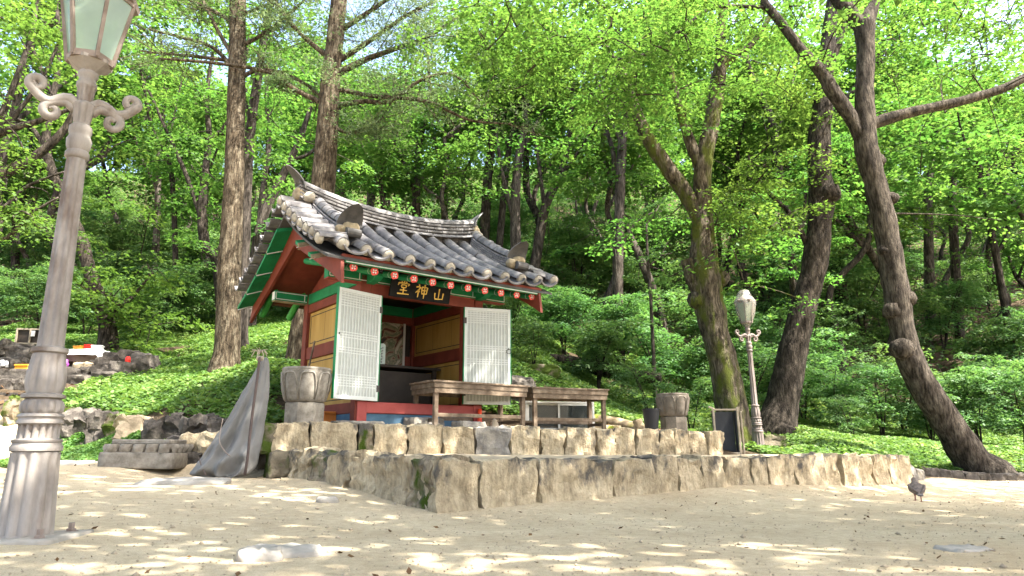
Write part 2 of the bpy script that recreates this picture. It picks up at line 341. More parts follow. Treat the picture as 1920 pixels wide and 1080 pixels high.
class MB:
    """collects shapes into one mesh"""
    def __init__(s): s.V = []; s.F = []; s.M = []
    def add(s, V, Fc, mi=0):
        n = len(s.V); s.V += [Vector(v) for v in V]; s.F += [tuple(i + n for i in f) for f in Fc]; s.M += [mi] * len(Fc); return s
    def box(s, x0, x1, y0, y1, z0, z1, mi=0, bev=0.0, mat=None):
        if bev <= 0:
            V = [(x, y, z) for z in (z0, z1) for y in (y0, y1) for x in (x0, x1)]
            Fc = [(0, 2, 3, 1), (4, 5, 7, 6), (0, 1, 5, 4), (2, 6, 7, 3), (0, 4, 6, 2), (1, 3, 7, 5)]
        else:
            bm = bmesh.new(); bmesh.ops.create_cube(bm, size=1)
            for v in bm.verts: v.co = Vector(((x0 + x1) / 2 + v.co.x * (x1 - x0), (y0 + y1) / 2 + v.co.y * (y1 - y0), (z0 + z1) / 2 + v.co.z * (z1 - z0)))
            bmesh.ops.bevel(bm, geom=bm.edges[:], offset=bev, segments=1, affect='EDGES')
            V = [v.co.copy() for v in bm.verts]; Fc = [tuple(v.index for v in f.verts) for f in bm.faces]; bm.free()
        if mat is not None: V = [mat @ Vector(v) for v in V]
        return s.add(V, Fc, mi)
    def beam(s, a, b, w, h, up=(0, 0, 1), mi=0, bev=0.0):
        a, b = Vector(a), Vector(b); d = b - a; L = d.length; d.normalize()
        x = d.cross(Vector(up))
        if x.length < 1e-4: x = d.cross(Vector((1, 0, 0)))
        x.normalize(); z = x.cross(d)
        M = Matrix(((x.x, d.x, z.x, a.x), (x.y, d.y, z.y, a.y), (x.z, d.z, z.z, a.z), (0, 0, 0, 1)))
        return s.box(-w / 2, w / 2, 0, L, -h / 2, h / 2, mi, bev, M)
    def tube(s, pts, rad, seg=10, rough=0.0, fr=3.0, mi=0, cap=True, sub=1, flat=1.0, seed=0.0):
        pts = [Vector(p) for p in pts]; rad = list(rad) if hasattr(rad, '__len__') else [rad] * len(pts)
        if sub > 1:
            Q, Rr = [], []
            for i in range(len(pts) - 1):
                p0, p1, p2, p3 = pts[max(i - 1, 0)], pts[i], pts[i + 1], pts[min(i + 2, len(pts) - 1)]
                for k in range(sub):
                    t = k / sub
                    Q.append(0.5 * ((2 * p1) + (p2 - p0) * t + (2 * p0 - 5 * p1 + 4 * p2 - p3) * t * t + (3 * p1 - p0 - 3 * p2 + p3) * t ** 3))
                    Rr.append(rad[i] * (1 - t) + rad[i + 1] * t)
            Q.append(pts[-1]); Rr.append(rad[-1]); pts, rad = Q, Rr
        n = len(pts); V = []; Fc = []
        d = (pts[1] - pts[0]).normalized()
        x = d.cross(Vector((0, 1, 0.01)));
        if x.length < .1: x = d.cross(Vector((1, 0, 0)))
        x.normalize()
        for i, p in enumerate(pts):
            d = (pts[min(i + 1, n - 1)] - pts[max(i - 1, 0)])
            if d.length < 1e-9: d = Vector((0, 0, 1))
            d.normalize(); x = (x - d * x.dot(d)).normalized(); y = d.cross(x)
            for k in range(seg):
                a = 2 * PI * k / seg; o = x * math.cos(a) + y * math.sin(a) * flat
                r = rad[i]
                if rough:
                    q = (p + o * r) * fr + Vector((seed, 0, 0))
                    r *= 1 + rough * mnoise.noise(q) + rough * .5 * mnoise.noise(q * 2.7)
                V.append(p + o * r)
        for i in range(n - 1):
            for k in range(seg):
                k2 = (k + 1) % seg
                Fc.append((i * seg + k, i * seg + k2, (i + 1) * seg + k2, (i + 1) * seg + k))
        if cap:
            Fc.append(tuple(range(seg - 1, -1, -1))); Fc.append(tuple((n - 1) * seg + k for k in range(seg)))
        return s.add(V, Fc, mi)
    def lathe(s, prof, seg=24, nf=0, mi=0, mat=None, cap=True, poly=None):
        """prof: (z, r, flute depth); poly: number of flat sides"""
        V = []; Fc = []
        for z, r, fl in prof:
            for k in range(seg):
                a = 2 * PI * k / seg
                rr = r
                if poly:
                    w = 2 * PI / poly; q = ((a + w / 2) % w) - w / 2; rr = r * math.cos(w / 2) / math.cos(q)
                if fl and nf: rr *= 1 - fl * (0.5 - 0.5 * math.cos(nf * a)) ** 1.5
                V.append((rr * math.cos(a), rr * math.sin(a), z))
        for i in range(len(prof) - 1):
            for k in range(seg):
                k2 = (k + 1) % seg
                Fc.append((i * seg + k, i * seg + k2, (i + 1) * seg + k2, (i + 1) * seg + k))
        if cap:
            Fc.append(tuple(range(seg - 1, -1, -1))); Fc.append(tuple((len(prof) - 1) * seg + k for k in range(seg)))
        if mat is not None: V = [mat @ Vector(v) for v in V]
        return s.add(V, Fc, mi)
    def prism(s, poly, a0, a1, axis='x', mi=0):
        """2-D outline extruded along an axis"""
        n = len(poly)
        def pt(q, a):
            return (a, q[0], q[1]) if axis == 'x' else ((q[0], a, q[1]) if axis == 'y' else (q[0], q[1], a))
        V = [pt(q, a0) for q in poly] + [pt(q, a1) for q in poly]
        Fc = [tuple(range(n - 1, -1, -1)), tuple(range(n, 2 * n))] + [(i, (i + 1) % n, n + (i + 1) % n, n + i) for i in range(n)]
        return s.add(V, Fc, mi)
    def mesh(s, name, mats, smooth=False):
        me = mesh_from(name, s.V, s.F, mats, s.M, smooth)
        bm = bmesh.new(); bm.from_mesh(me); bmesh.ops.recalc_face_normals(bm, faces=bm.faces[:]); bm.to_mesh(me); bm.free()
        return me
    def obj(s, name, mats, parent=None, loc=(0, 0, 0), rot=(0, 0, 0), smooth=False):
        o = obj(name, s.mesh(name, mats, smooth), parent, loc, rot)
        return o
def angle_smooth(o, deg=40):
    me = o.data
    me.polygons.foreach_set('use_smooth', np.ones(len(me.polygons), dtype=bool))
    me.set_sharp_from_angle(angle=math.radians(deg))
    return o

# rough stones: a rounded, noise-worn block
def _cube_template(n):
    bm = bmesh.new(); bmesh.ops.create_cube(bm, size=2)
    bmesh.ops.subdivide_edges(bm, edges=bm.edges[:], cuts=n, use_grid_fill=True)
    V = [v.co.copy() for v in bm.verts]; Fc = [tuple(v.index for v in f.verts) for f in bm.faces]; bm.free()
    return V, Fc
CT5 = _cube_template(5); CT3 = _cube_template(3); CT8 = _cube_template(8)
def stone_mesh(name, w, d, h, seed, mat, rnd=.35, amp=.06, tpl=CT5, flare=0.0, fr=2.2, pw=5):
    V = []; sd = Vector((seed * 3.17, seed * 1.3, seed * .77)); sc = min(w, d, h)
    mx = (random.Random(seed).uniform(-.08, .08), random.Random(seed + .5).uniform(-.08, .08))
    for c in tpl[0]:
        m = max(abs(c.x), abs(c.y), abs(c.z))
        s = c.normalized() * (abs(c.x) ** 4 + abs(c.y) ** 4 + abs(c.z) ** 4) ** .25 if 0 else c / ((abs(c.x) ** pw + abs(c.y) ** pw + abs(c.z) ** pw) ** (1 / pw))
        q = c * (1 - rnd) + s * rnd
        p = Vector((q.x * w / 2, q.y * d / 2, q.z * h / 2))
        p.x += mx[0] * w * q.z * .5; p.z += mx[1] * h * q.x * .5
        if flare: p.y -= flare * max(0, -q.z) ** 2 * (1 if q.y < 0 else 0)
        k = p / max(sc, .05) * fr
        n = mnoise.noise_vector(k + sd) * amp * sc * 1.6 + mnoise.noise_vector(k * 2.9 + sd) * amp * sc * .8 + mnoise.noise_vector(k * 6.5 + sd) * amp * sc * .35
        V.append(p + n)
    me = mesh_from(name, V, tpl[1], mat, smooth=True)
    if mat.startswith(('wall_stone', 'field_rock')): me.set_sharp_from_angle(angle=math.radians(24))
    return me

# leaves: every leaf a folded rhombus of its own
def leaf_geometry(c, nrm, d, Ln, Wd):
    """arrays: centre, normal, direction, length, width -> vertices (n,4,3)"""
    side = np.cross(nrm, d); side /= np.linalg.norm(side, axis=1, keepdims=True) + 1e-9
    d = np.cross(side, nrm); d /= np.linalg.norm(d, axis=1, keepdims=True) + 1e-9
    Ln = Ln[:, None]; Wd = Wd[:, None]
    base = c - d * Ln * .5; tip = c + d * Ln * .5 - nrm * Ln * .12
    l = c + side * Wd * .5 - d * Ln * .06 - nrm * Wd * .10; r = c - side * Wd * .5 - d * Ln * .06 - nrm * Wd * .10
    return np.stack([base, r, tip, l], axis=1)
def leaf_mesh(name, Q, mat):
    n = len(Q); me = bpy.data.meshes.new(name)
    me.vertices.add(n * 4); me.vertices.foreach_set('co', Q.reshape(-1).astype(np.float32))
    me.loops.add(n * 4); me.loops.foreach_set('vertex_index', np.arange(n * 4, dtype=np.int32))
    me.polygons.add(n); me.polygons.foreach_set('loop_start', np.arange(0, n * 4, 4, dtype=np.int32))
    me.materials.append(MATS[mat]); me.update(calc_edges=True)
    return me
def sprays(rs, C, rad, nleaf, size, tilt=.38, droop=.3, thick=.08, aspect=.62):
    """flat drooping layers of leaves round every centre"""
    C = np.asarray(C, float); n = len(C)
    rad = np.broadcast_to(np.asarray(rad, float), (n,))
    idx = np.repeat(np.arange(n), nleaf)
    a = rs.uniform(0, 2 * PI, len(idx)); rr = np.sqrt(rs.uniform(0, 1, len(idx)))
    ax = rs.uniform(.65, 1.2, n)[idx]
    ph = rs.uniform(0, PI, n)[idx]
    ex, ey = np.cos(a) * rr * ax, np.sin(a) * rr / ax
    ox, oy = ex * np.cos(ph) - ey * np.sin(ph), ex * np.sin(ph) + ey * np.cos(ph)
    R_ = rad[idx]
    tx, ty = rs.normal(0, .22, n)[idx], rs.normal(0, .22, n)[idx]
    z = -droop * rr ** 2 + tx * ox + ty * oy + rs.normal(0, thick, len(idx))
    pos = C[idx] + np.stack([ox * R_, oy * R_, z * R_], 1)
    nr = np.stack([rs.normal(0, tilt, len(idx)) - tx * .7 + ox * .2, rs.normal(0, tilt, len(idx)) - ty * .7 + oy * .2, np.ones(len(idx))], 1)
    nr /= np.linalg.norm(nr, axis=1, keepdims=True)
    d = np.stack([ox + rs.normal(0, .5, len(idx)), oy + rs.normal(0, .5, len(idx)), rs.normal(-.15, .2, len(idx))], 1)
    L_ = size * rs.uniform(.45, 1.4, len(idx))
    return leaf_geometry(pos, nr, d, L_, L_ * aspect * rs.uniform(.8, 1.2, len(idx)))

# ------------------------------------------------------------------ terrain
CTRL = []
def ctl(u, v, y): CTRL.append(tuple(P(u, v, y)))
for x, y, z in [(-6, 0, .02), (-3, 1, 0), (0, 2, 0), (3, 1, 0), (7, 1, 0), (0, -6, 0), (-10, -8, 0), (12, -8, 0), (4, 5, 0), (0, 5, 0), (-.7, 6.5, 0), (2, 8, .0), (8, 6, 0),
                (5, 10.5, 0), (14, 8, 0), (12, 12, .02), (-2, 5, .05), (-2.8, 4.2, .09), (-1.8, 7.2, .12), (20, 12, .6), (24, 4, 0.2), (-8, 5, .15), (-18, 3, .5), (-30, 0, 1.5),
                (-.5, 8.3, .2), (1.5, 9.6, .3), (0, 11, .5), (-1.5, 10.3, .5), (2, 12, .6), (-.3, 12.2, .72), (-2.0, 12.4, .80), (.5, 13.5, .85), (-3.3, 11, .85), (3.3, 14.3, .86), (4.0, 12.2, .45),
                (-40, 20, 6), (-50, 45, 18), (50, 30, 6), (60, 55, 18), (-70, 85, 36), (70, 90, 34), (0, 110, 46), (60, 120, 46), (-60, 120, 46), (30, 18, 2.0), (40, 0, .5), (0, -25, 0), (40, -25, 0), (-40, -25, 1)]:
    CTRL.append((x, y, z))
for c in [(1705, 905, 11.8), (1860, 895, 14), (1920, 893, 14.2), (1750, 884, 14.6), (1600, 845, 15), (1900, 850, 17.5), (1700, 775, 26), (1480, 800, 21), (1900, 790, 25), (1200, 775, 19),
          (1422, 850, 14.5), (1380, 845, 15.6), (1455, 815, 17), (1000, 700, 17), (1000, 640, 21), (950, 600, 25), (1150, 690, 23), (1300, 640, 28), (1600, 660, 29), (1850, 690, 29),
          (1700, 560, 39), (1800, 450, 54), (1300, 480, 45), (900, 430, 54), (1870, 520, 42), (1000, 520, 34), (300, 340, 75), (1000, 330, 75), (1700, 340, 80),
          (535, 893, 8.9), (420, 895, 8.6), (260, 874, 9), (100, 872, 9.5), (0, 880, 9), (150, 848, 11), (20, 838, 12), (300, 832, 10.6), (200, 822, 12),
          (300, 772, 11.6), (200, 768, 13), (450, 786, 9.9), (480, 770, 11), (110, 780, 13.5), (300, 722, 14.8), (300, 682, 18), (420, 700, 14.8), (500, 640, 18.5), (300, 650, 21), (195, 655, 19.2),
          (386, 870, 9.3), (340, 882, 9.25), (440, 888, 9.25), (470, 890, 9.2), (386, 803, 10.3), (430, 800, 10.1), (90, 690, 16.5), (60, 652, 19), (0, 640, 20), (0, 765, 14.3), (300, 600, 26), (100, 600, 26), (450, 600, 25), (540, 690, 14), (350, 470, 46), (600, 460, 48), (50, 480, 44), (200, 540, 34), (500, 540, 34)]:
    ctl(*c)
CT = np.array(CTRL)
def _tps():
    n = len(CT); xy = CT[:, :2] / 20.0
    r2 = ((xy[:, None] - xy[None]) ** 2).sum(-1); K = .5 * r2 * np.log(r2 + 1e-12)
    K[np.diag_indices(n)] = 1e-4
    Pm = np.hstack([np.ones((n, 1)), xy])
    A = np.zeros((n + 3, n + 3)); A[:n, :n] = K; A[:n, n:] = Pm; A[n:, :n] = Pm.T
    return np.linalg.solve(A, np.concatenate([CT[:, 2], np.zeros(3)])), xy
TW, TXY = _tps()
def height(x, y):
    x = np.atleast_1d(np.asarray(x, float)); y = np.atleast_1d(np.asarray(y, float))
    q = np.stack([x, y], -1).reshape(-1, 2) / 20.0
    out = np.empty(len(q))
    for i in range(0, len(q), 4000):
        qq = q[i:i + 4000]; r2 = ((qq[:, None] - TXY[None]) ** 2).sum(-1)
        out[i:i + 4000] = (.5 * r2 * np.log(r2 + 1e-12)) @ TW[:-3] + TW[-3] + qq @ TW[-2:]
    return out.reshape(x.shape)
def hz(x, y): return float(height(x, y)[0])
def G(u, y, v=800):                  # point of the ground on the sight line of column u at distance y
    x = P(u, v, y).x
    return Vector((x, y, hz(x, y)))

# wall lines
C0 = Vector((-.71, 6.61)); R0 = Vector((6.55, 11.75)); L0 = Vector((-2.87, 8.9))
UA = Vector((-3.0, 8.95)); UB = Vector((3.35, 11.4))
ROCKS_PX = [(476, 9.3), (400, 9.9), (300, 10.9), (200, 12.1), (110, 13.2)]
RK = [Vector((P(u, 800, y).x, y)) for u, y in ROCKS_PX]
KERB = [Vector((6.55, 11.9)), Vector((P(1760, 890, 14).x, 13.6)), Vector((P(1860, 893, 13.8).x, 13.7)), Vector((14, 13.9)), Vector((30, 13))]
def side_of(poly, x, y):
    """> 0 beyond the polyline (signed distance to nearest segment, left of its direction)"""
    best = np.full(x.shape, 1e9); sg = np.zeros(x.shape)
    for a, b in zip(poly[:-1], poly[1:]):
        dx, dy = b.x - a.x, b.y - a.y; L2 = dx * dx + dy * dy
        t = np.clip(((x - a.x) * dx + (y - a.y) * dy) / L2, 0, 1)
        d = np.hypot(x - a.x - t * dx, y - a.y - t * dy)
        s = np.sign(dx * (y - a.y) - dy * (x - a.x))
        m = d < best; best = np.where(m, d, best); sg = np.where(m, s, sg)
    return best * sg
BORDER = [Vector((-40, 13.5)), Vector((P(60, 760, 14).x, 14.0)), RK[4], RK[3], RK[2], RK[1], RK[0], UA, UB, Vector((4.6, 12.2)), KERB[0], KERB[1], KERB[2], KERB[3], KERB[4]]
def build_ground():
    def axis(lo, hi, c, n, k):
        t = np.linspace(-1, 1, n); s = np.sign(t) * np.abs(t) ** k
        return np.where(s < 0, c + s * (c - lo), c + s * (hi - c))
    xs = axis(-80, 80, 0, 300, 2.1); ys = axis(-26, 125, 9, 300, 2.1)
    X, Yy = np.meshgrid(xs, ys); Z = height(X, Yy)
    s = side_of(BORDER, X, Yy)
    rough = np.array([mnoise.fractal(Vector((x * .35, y * .35, 0)), 1.0, 2.0, 4) for x, y in zip(X.ravel(), Yy.ravel())]).reshape(X.shape)
    fine = np.array([mnoise.noise(Vector((x * 1.6, y * 1.6, 3))) for x, y in zip(X.ravel(), Yy.ravel())]).reshape(X.shape)
    Z = Z + np.where(s > 0, rough * .12 * np.clip(s / 4, .2, 1.6), fine * .010)
    n, m = X.shape
    V = np.stack([X, Yy, Z], -1).reshape(-1, 3)
    i = np.arange(n * m).reshape(n, m)
    Fc = np.stack([i[:-1, :-1], i[:-1, 1:], i[1:, 1:], i[1:, :-1]], -1).reshape(-1, 4)
    me = mesh_from('ground', V, [tuple(f) for f in Fc.tolist()], 'ground', smooth=True)
    a = me.attributes.new('soil', 'FLOAT', 'POINT')
    litter = np.exp(-(((X + 5.2) / 1.8) ** 2 + ((Yy - 11.2) / .7) ** 2)) * .55
    a.data.foreach_set('value', (np.clip(.5 + s * 1.2, 0, 1) + litter).ravel().astype(np.float32))
    tag(obj('ground', me), kind='structure')
build_ground()

# ------------------------------------------------------------------ terraces and stone walls
def uv_on_line(u, v, a, b):
    k = ray(u, v); k = k[0] / k[1]; d = (b - a)
    t = (k * a.y - a.x) / (d.x - k * d.y)
    return t
def wall_run(root, a, b, bounds, v, ztop, zbot, depth, mats, seed, flare=0.0, gap=.012, rnd=.3, amp=.055, dz=.02, hfix=None):
    """stones between the given photo columns along the line a-b, children of root; root at world origin offset"""
    L = (b - a).length; ang = math.atan2(b.y - a.y, b.x - a.x); d = (b - a).normalized(); nrm = Vector((-d.y, d.x))
    ts = [uv_on_line(u, v, a, b) * L for u in bounds]
    rr = random.Random(seed)
    for i, (t0, t1) in enumerate(zip(ts[:-1], ts[1:])):
        if t0 > t1: t0, t1 = t1, t0
        w = t1 - t0 - gap; tm = (t0 + t1) / 2; f = tm / L
        zt = ztop[0] * (1 - f) + ztop[1] * f + rr.uniform(-dz, dz); zb = zbot[0] * (1 - f) + zbot[1] * f - .06
        dd = depth * rr.uniform(.85, 1.1)
        p = a + d * tm + nrm * (dd / 2 + rr.uniform(-.015, .03))
        m = mats[i % len(mats)] if isinstance(mats, list) else mats
        if isinstance(mats, dict): m = mats.get(i, mats['d'])
        me = stone_mesh('stone', w, dd, zt - zb, seed * 31 + i, m, rnd, amp, CT8, flare)
        obj('stone', me, root, (p.x - root.location.x, p.y - root.location.y, (zt + zb) / 2 - root.location.z), (0, 0, ang))
lw = empty('terrace_wall', (C0.x, C0.y, 0), 0, 'low retaining wall of pale worn stones along the sandy yard', 'stone wall')
wall_run(lw, C0, R0, [815, 900, 1009, 1150, 1227, 1274, 1320, 1361, 1414, 1445, 1493, 1549, 1579, 1613, 1639, 1668, 1713], 890, (.472, .452), (0, 0), .42, 'wall_stone', 3, flare=.06, rnd=.16, gap=.014, amp=.07)
wall_run(lw, L0, C0, [528, 550, 575, 612, 653, 701, 766, 811], 890, (.545, .478), (.2, 0), .40, {'d': 'wall_stone', 2: 'wall_stone_moss', 6: 'wall_stone_moss'}, 5, flare=.06, rnd=.25, amp=.10, gap=.02)
uw = empty('terrace_wall', (UA.x, UA.y, .5), 0, 'upper retaining wall of squared stones below the wooden tables', 'stone wall')
wall_run(uw, UA, UB, [512, 581, 672, 700.5, 765, 831, 892, 959, 1015, 1061, 1118, 1156, 1194, 1238, 1266, 1294, 1328, 1357], 822, (.885, .835), (.48, .455), .36, {'d': 'wall_stone', 2: 'wall_stone_moss', 6: 'wall_stone_grey', 0: 'wall_stone'}, 9, rnd=.2, gap=.02, amp=.075)
# left return, mossy, down to the yard
for k, (u, v0, v1, y, w, m) in enumerate([(495, 797, 850, 8.95, .26, 'field_rock_moss'), (513, 848, 893, 8.80, .26, 'field_rock_moss'), (486, 850, 893, 9.35, .24, 'field_rock_moss'), (470, 832, 880, 9.7, .3, 'field_rock_moss')]):
    a, b = P(u, v0, y), P(u, v1, y)
    me = stone_mesh('stone', w, .4, a.z - b.z + .04, 77 + k, m, .4, .07, CT8)
    obj('stone', me, uw, ((a.x + b.x) / 2 - uw.location.x, y + .15 - uw.location.y, (a.z + b.z) / 2 - uw.location.z), (0, 0, .5))
def sheet(name, pts, mat, n=26, kind='structure'):
    """uneven earth surface inside a quad of four (x, y, z) corners"""
    a, b, c, d = [Vector(p) for p in pts]; V = []; Fc = []
    for j in range(n + 1):
        for i in range(n + 1):
            s, t = i / n, j / n
            p = (a * (1 - s) + b * s) * (1 - t) + (d * (1 - s) + c * s) * t
            p.z += mnoise.noise(p * 2.0) * .018
            V.append(p)
    for j in range(n):
        for i in range(n): Fc.append((j * (n + 1) + i, j * (n + 1) + i + 1, (j + 1) * (n + 1) + i + 1, (j + 1) * (n + 1) + i))
    tag(obj(name, mesh_from(name, V, Fc, mat, smooth=True)), kind=kind)
basic('terrace_earth', [(.3, (.26, .21, .145)), (.7, (.42, .35, .245))], 3, 8, .95, .7, 40, bdist=.02)
dU = (UB - UA).normalized(); nU = Vector((-dU.y, dU.x)); dR = (R0 - C0).normalized(); nR = Vector((-dR.y, dR.x))
dLf = (L0 - C0).normalized()
q0 = C0 + nR * .08 + dR * .1
sheet('lower_terrace', [(q0.x, q0.y, .452), (R0.x - dR.x * .1 + nR.x * .06, R0.y - dR.y * .1 + nR.y * .06, .43), (UB.x + 1.8, UB.y + 1.7, .45), (L0.x + .2, L0.y + .25, .50)], 'terrace_earth')
sheet('upper_terrace', [(UA.x + nU.x * .12 + .05, UA.y + nU.y * .12, .862), (UB.x + nU.x * .12 - .05, UB.y + nU.y * .12, .815), (UB.x - .5, UB.y + 2.2, .84), (UA.x - .6, UA.y + 3.6, .87)], 'terrace_earth')

# ------------------------------------------------------------------ shrine
SO = Vector((-2.266, 10.23, .875)); SA = math.radians(37.5)
sh = empty('shrine', SO, SA, 'small wooden shrine with grey tiled gable roof and green painted eaves', 'shrine', scale=1.1)
def LOC(u, v, ly):                   # shrine coordinates of the sight line at depth ly
    ca, sa = math.cos(SA), math.sin(SA); r = ray(u, v)
    o = Vector((-SO.x, -SO.y, EYE - SO.z)); lo = Vector((ca * o.x + sa * o.y, -sa * o.x + ca * o.y, o.z)) / 1.1
    ld = Vector((ca * r[0] + sa * r[1], -sa * r[0] + ca * r[1], r[2])) / 1.1
    return lo + ld * ((ly - lo.y) / ld.y)
W, D = 1.90, 1.93
def build_shrine():
    # frame
    for x, y in ((0, 0), (W, 0), (0, D), (W, D)):
        MB().box(x - .075, x + .075, y - .075, y + .075, .02, 2.06, bev=.008).obj('post', 'red_paint', sh)
    MB().box(-.16, W + .16, -.16, D + .16, -.12, .012, bev=.01).obj('base_slab', 'carved_stone_dark', sh)
    b = MB()
    b.box(.078, W - .078, -.05, .05, .013, .172)
    b.box(.078, W - .078, D - .05, D + .05, .013, .172)
    b.box(-.05, .05, .078, D - .078, .013, .172); b.box(W - .05, W + .05, .078, D - .078, .013, .172)
    b.obj('plinth_band', 'blue_plinth', sh)
    MB().box(.077, W - .077, -.085, .085, .175, .325, bev=.008).obj('door_sill', 'red_sill', sh)
    for x in (.02, W - .02):
        MB().box(x - .07, x + .07, -.095, -.078, .015, .33, bev=.003).obj('post_shoe', 'red_sill', sh)
    for (x0, x1, y0, y1) in ((-.06, .06, .077, D - .077), (W - .06, W + .06, .077, D - .077), (.077, W - .077, D - .06, D + .06)):
        MB().box(x0, x1, y0, y1, .175, .32, bev=.006).obj('base_beam', 'red_paint', sh)
        MB().box(x0, x1, y0, y1, 1.80, 1.935, bev=.006).obj('wall_beam', 'red_paint', sh)
        MB().box(x0 + .012, x1 - .012, y0, y1, 1.06, 1.25, bev=.006).obj('middle_rail', 'red_paint', sh)
        g = MB().box(x0 - .012, x1 + .012, y0, y1, 1.94, 2.10, bev=.006).obj('painted_beam', 'green_paint', sh)
    MB().box(.077, W - .077, -.06, .06, 1.80, 1.945, bev=.006).obj('lintel', 'red_paint', sh)
    for x0, x1 in ((.076, .205), (1.625, W - .076)):
        MB().box(x0, x1, -.04, .04, .327, 1.798).obj('door_jamb', 'red_paint', sh)
    # side panels: ochre boards with a black line border
    def panel(x, y0, y1, z0, z1, sgn, name='wall_panel'):
        o = MB().box(x - .02, x + .02, y0, y1, z0, z1).obj(name, 'ochre_paint', sh)
        k = MB(); f = .05
        for sx in (-1, 1):
            xx = x + sx * .0215
            for (a0, a1, c0, c1) in ((y0 + f, y1 - f, z0 + f, z0 + f + .012), (y0 + f, y1 - f, z1 - f - .012, z1 - f), (y0 + f, y0 + f + .012, z0 + f + .012, z1 - f - .012), (y1 - f - .012, y1 - f, z0 + f + .012, z1 - f - .012)):
                k.box(xx - .0025, xx + .0025, a0, a1, c0, c1)
        k.obj('border_line', 'line_black', o)
        for j in (.33, .66):
            yy = y0 + (y1 - y0) * j
            MB().box(x - .0212, x + .0212, yy - .002, yy + .002, z0 + f + .014, z1 - f - .014).obj('board_joint', 'interior_dark', o)
    for x in (0, W):
        panel(x, .08, D - .08, .325, 1.055, 1); panel(x, .08, D - .08, 1.255, 1.795, 1)
    MB().box(.08, W - .08, D - .02, D + .02, .325, 1.055).obj('wall_panel', 'interior_dark', sh)  # back panels coloured dark, the dim interior put into their colour
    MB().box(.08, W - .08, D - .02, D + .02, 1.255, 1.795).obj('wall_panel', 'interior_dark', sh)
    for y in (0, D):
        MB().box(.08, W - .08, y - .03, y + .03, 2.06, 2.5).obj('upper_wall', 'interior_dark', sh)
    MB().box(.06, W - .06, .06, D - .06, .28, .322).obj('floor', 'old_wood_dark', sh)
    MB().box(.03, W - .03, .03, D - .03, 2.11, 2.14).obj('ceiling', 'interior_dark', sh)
    # green beam over the lintel, with white outlines and carved bracket ends
    g = MB().box(-.55, W + .5, -.075, .075, 1.955, 2.10, bev=.006).obj('painted_beam', 'green_paint', sh)
    k = MB()
    for z in (1.975, 2.082): k.box(-.53, W + .48, -.0785, -.0765, z - .005, z + .005)
    for x in (-.53, -.1, .12, .52, 1.38, W - .12, W + .1, W + .48): k.box(x - .006, x + .006, -.0785, -.0765, 1.98, 2.077)
    k.obj('outline', 'line_white', g)
    MB().box(-.55, W + .5, -.07, .07, 1.942, 1.953).obj('beam_underside', 'red_sill', sh)
    for y in (.95, D):
        g = MB().box(-.60, -.078, y - .07, y + .07, 1.955 + (.62 if y < 1 else 0), 2.10 + (.62 if y < 1 else 0), bev=.006).obj('purlin_end', 'green_paint', sh)
        zz = 1.955 + (.62 if y < 1 else 0)
        k = MB()
        for z in (zz + .02, zz + .125): k.box(-.585, -.09, y - .0735, y - .0715, z - .005, z + .005)
        for x in (-.585, -.13): k.box(x - .006, x + .006, y - .0735, y - .0715, zz + .026, zz + .119)
        k.box(-.6035, -.6015, y - .06, y + .06, zz + .01, zz + .135)
        k.obj('outline', 'line_white', g)
        MB().box(-.60, -.078, y - .065, y + .065, zz - .013, zz - .002).obj('purlin_underside', 'plaster_ochre', g)
    # front purlin higher and farther out, on brackets
    for x in (.06, W - .02):
        o = MB().prism([(-.40, 2.085), (-.38, 1.99), (-.30, 1.955), (-.20, 1.935), (-.08, 1.93), (-.08, 2.14), (-.40, 2.14)], x - .055, x + .055, 'x').obj('bracket', 'green_paint', sh)
        k = MB(); k.box(x - .035, x + .035, -.4045, -.4015, 2.015, 2.125); k.obj('bracket_face', 'line_black', o)
        fl = MB()
        for q in range(6):
            a = q * PI / 3; fl.add([(x + .026 * math.cos(a + t) * s, -.4065, 2.07 + .04 * math.sin(a + t) * s) for t, s in ((-.25, .5), (0, 1), (.25, .5), (0, .25))], [(0, 1, 2, 3)])
        fl.obj('flower', 'line_white', o)
    # gable wall triangles (dark boards behind the bargeboards)
    for x in (-.02, W + .02):
        MB().prism([(0.05, 2.12), (D - .05, 2.12), (.95, 2.58)], x - .02, x + .02, 'x').obj('gable_board', 'red_paint', sh)
    # rafters under the front and back eaves; ends painted with a flower
    k_end = MB()
    rr = .046
    oct_ = [(rr * 1.02 * math.cos(2 * PI * i / 12), rr * 1.02 * math.sin(2 * PI * i / 12)) for i in range(12)]
    end_me = None
    sl = math.atan2(.42, 1.6)
    def rafter_mesh():
        m = MB().tube([(0, 0, 0), (0, 1.72, 0)], rr, 12, mi=0)
        return m.mesh('rafter', 'green_paint', smooth=False)
    rme = rafter_mesh()
    e = MB(); e.add([(a, -.003, b) for a, b in [(r_ * math.cos(t), r_ * math.sin(t)) for r_, t in [((1.0 if i % 3 else .84) * .058, 2 * PI * i / 12 + PI / 12) for i in range(12)]]], [tuple(range(12))], 0)
    for q in range(4):
        a = q * PI / 2 + PI / 4
        c_, s_ = math.cos(a), math.sin(a)
        e.add([(c_ * .006 - s_ * .004, -.006, s_ * .006 + c_ * .004), (c_ * .024 - s_ * .013, -.006, s_ * .024 + c_ * .013), (c_ * .036, -.006, s_ * .036), (c_ * .024 + s_ * .013, -.006, s_ * .024 - c_ * .013)], [(0, 1, 2, 3)], 1)
        a += PI / 4; c_, s_ = math.cos(a), math.sin(a)
        e.add([(c_ * .020 - s_ * .007, -.0065, s_ * .020 + c_ * .007), (c_ * .031 - s_ * .007, -.0065, s_ * .031 + c_ * .007), (c_ * .031 + s_ * .007, -.0065, s_ * .031 - c_ * .007), (c_ * .020 + s_ * .007, -.0065, s_ * .020 - c_ * .007)], [(0, 1, 2, 3)], 2)
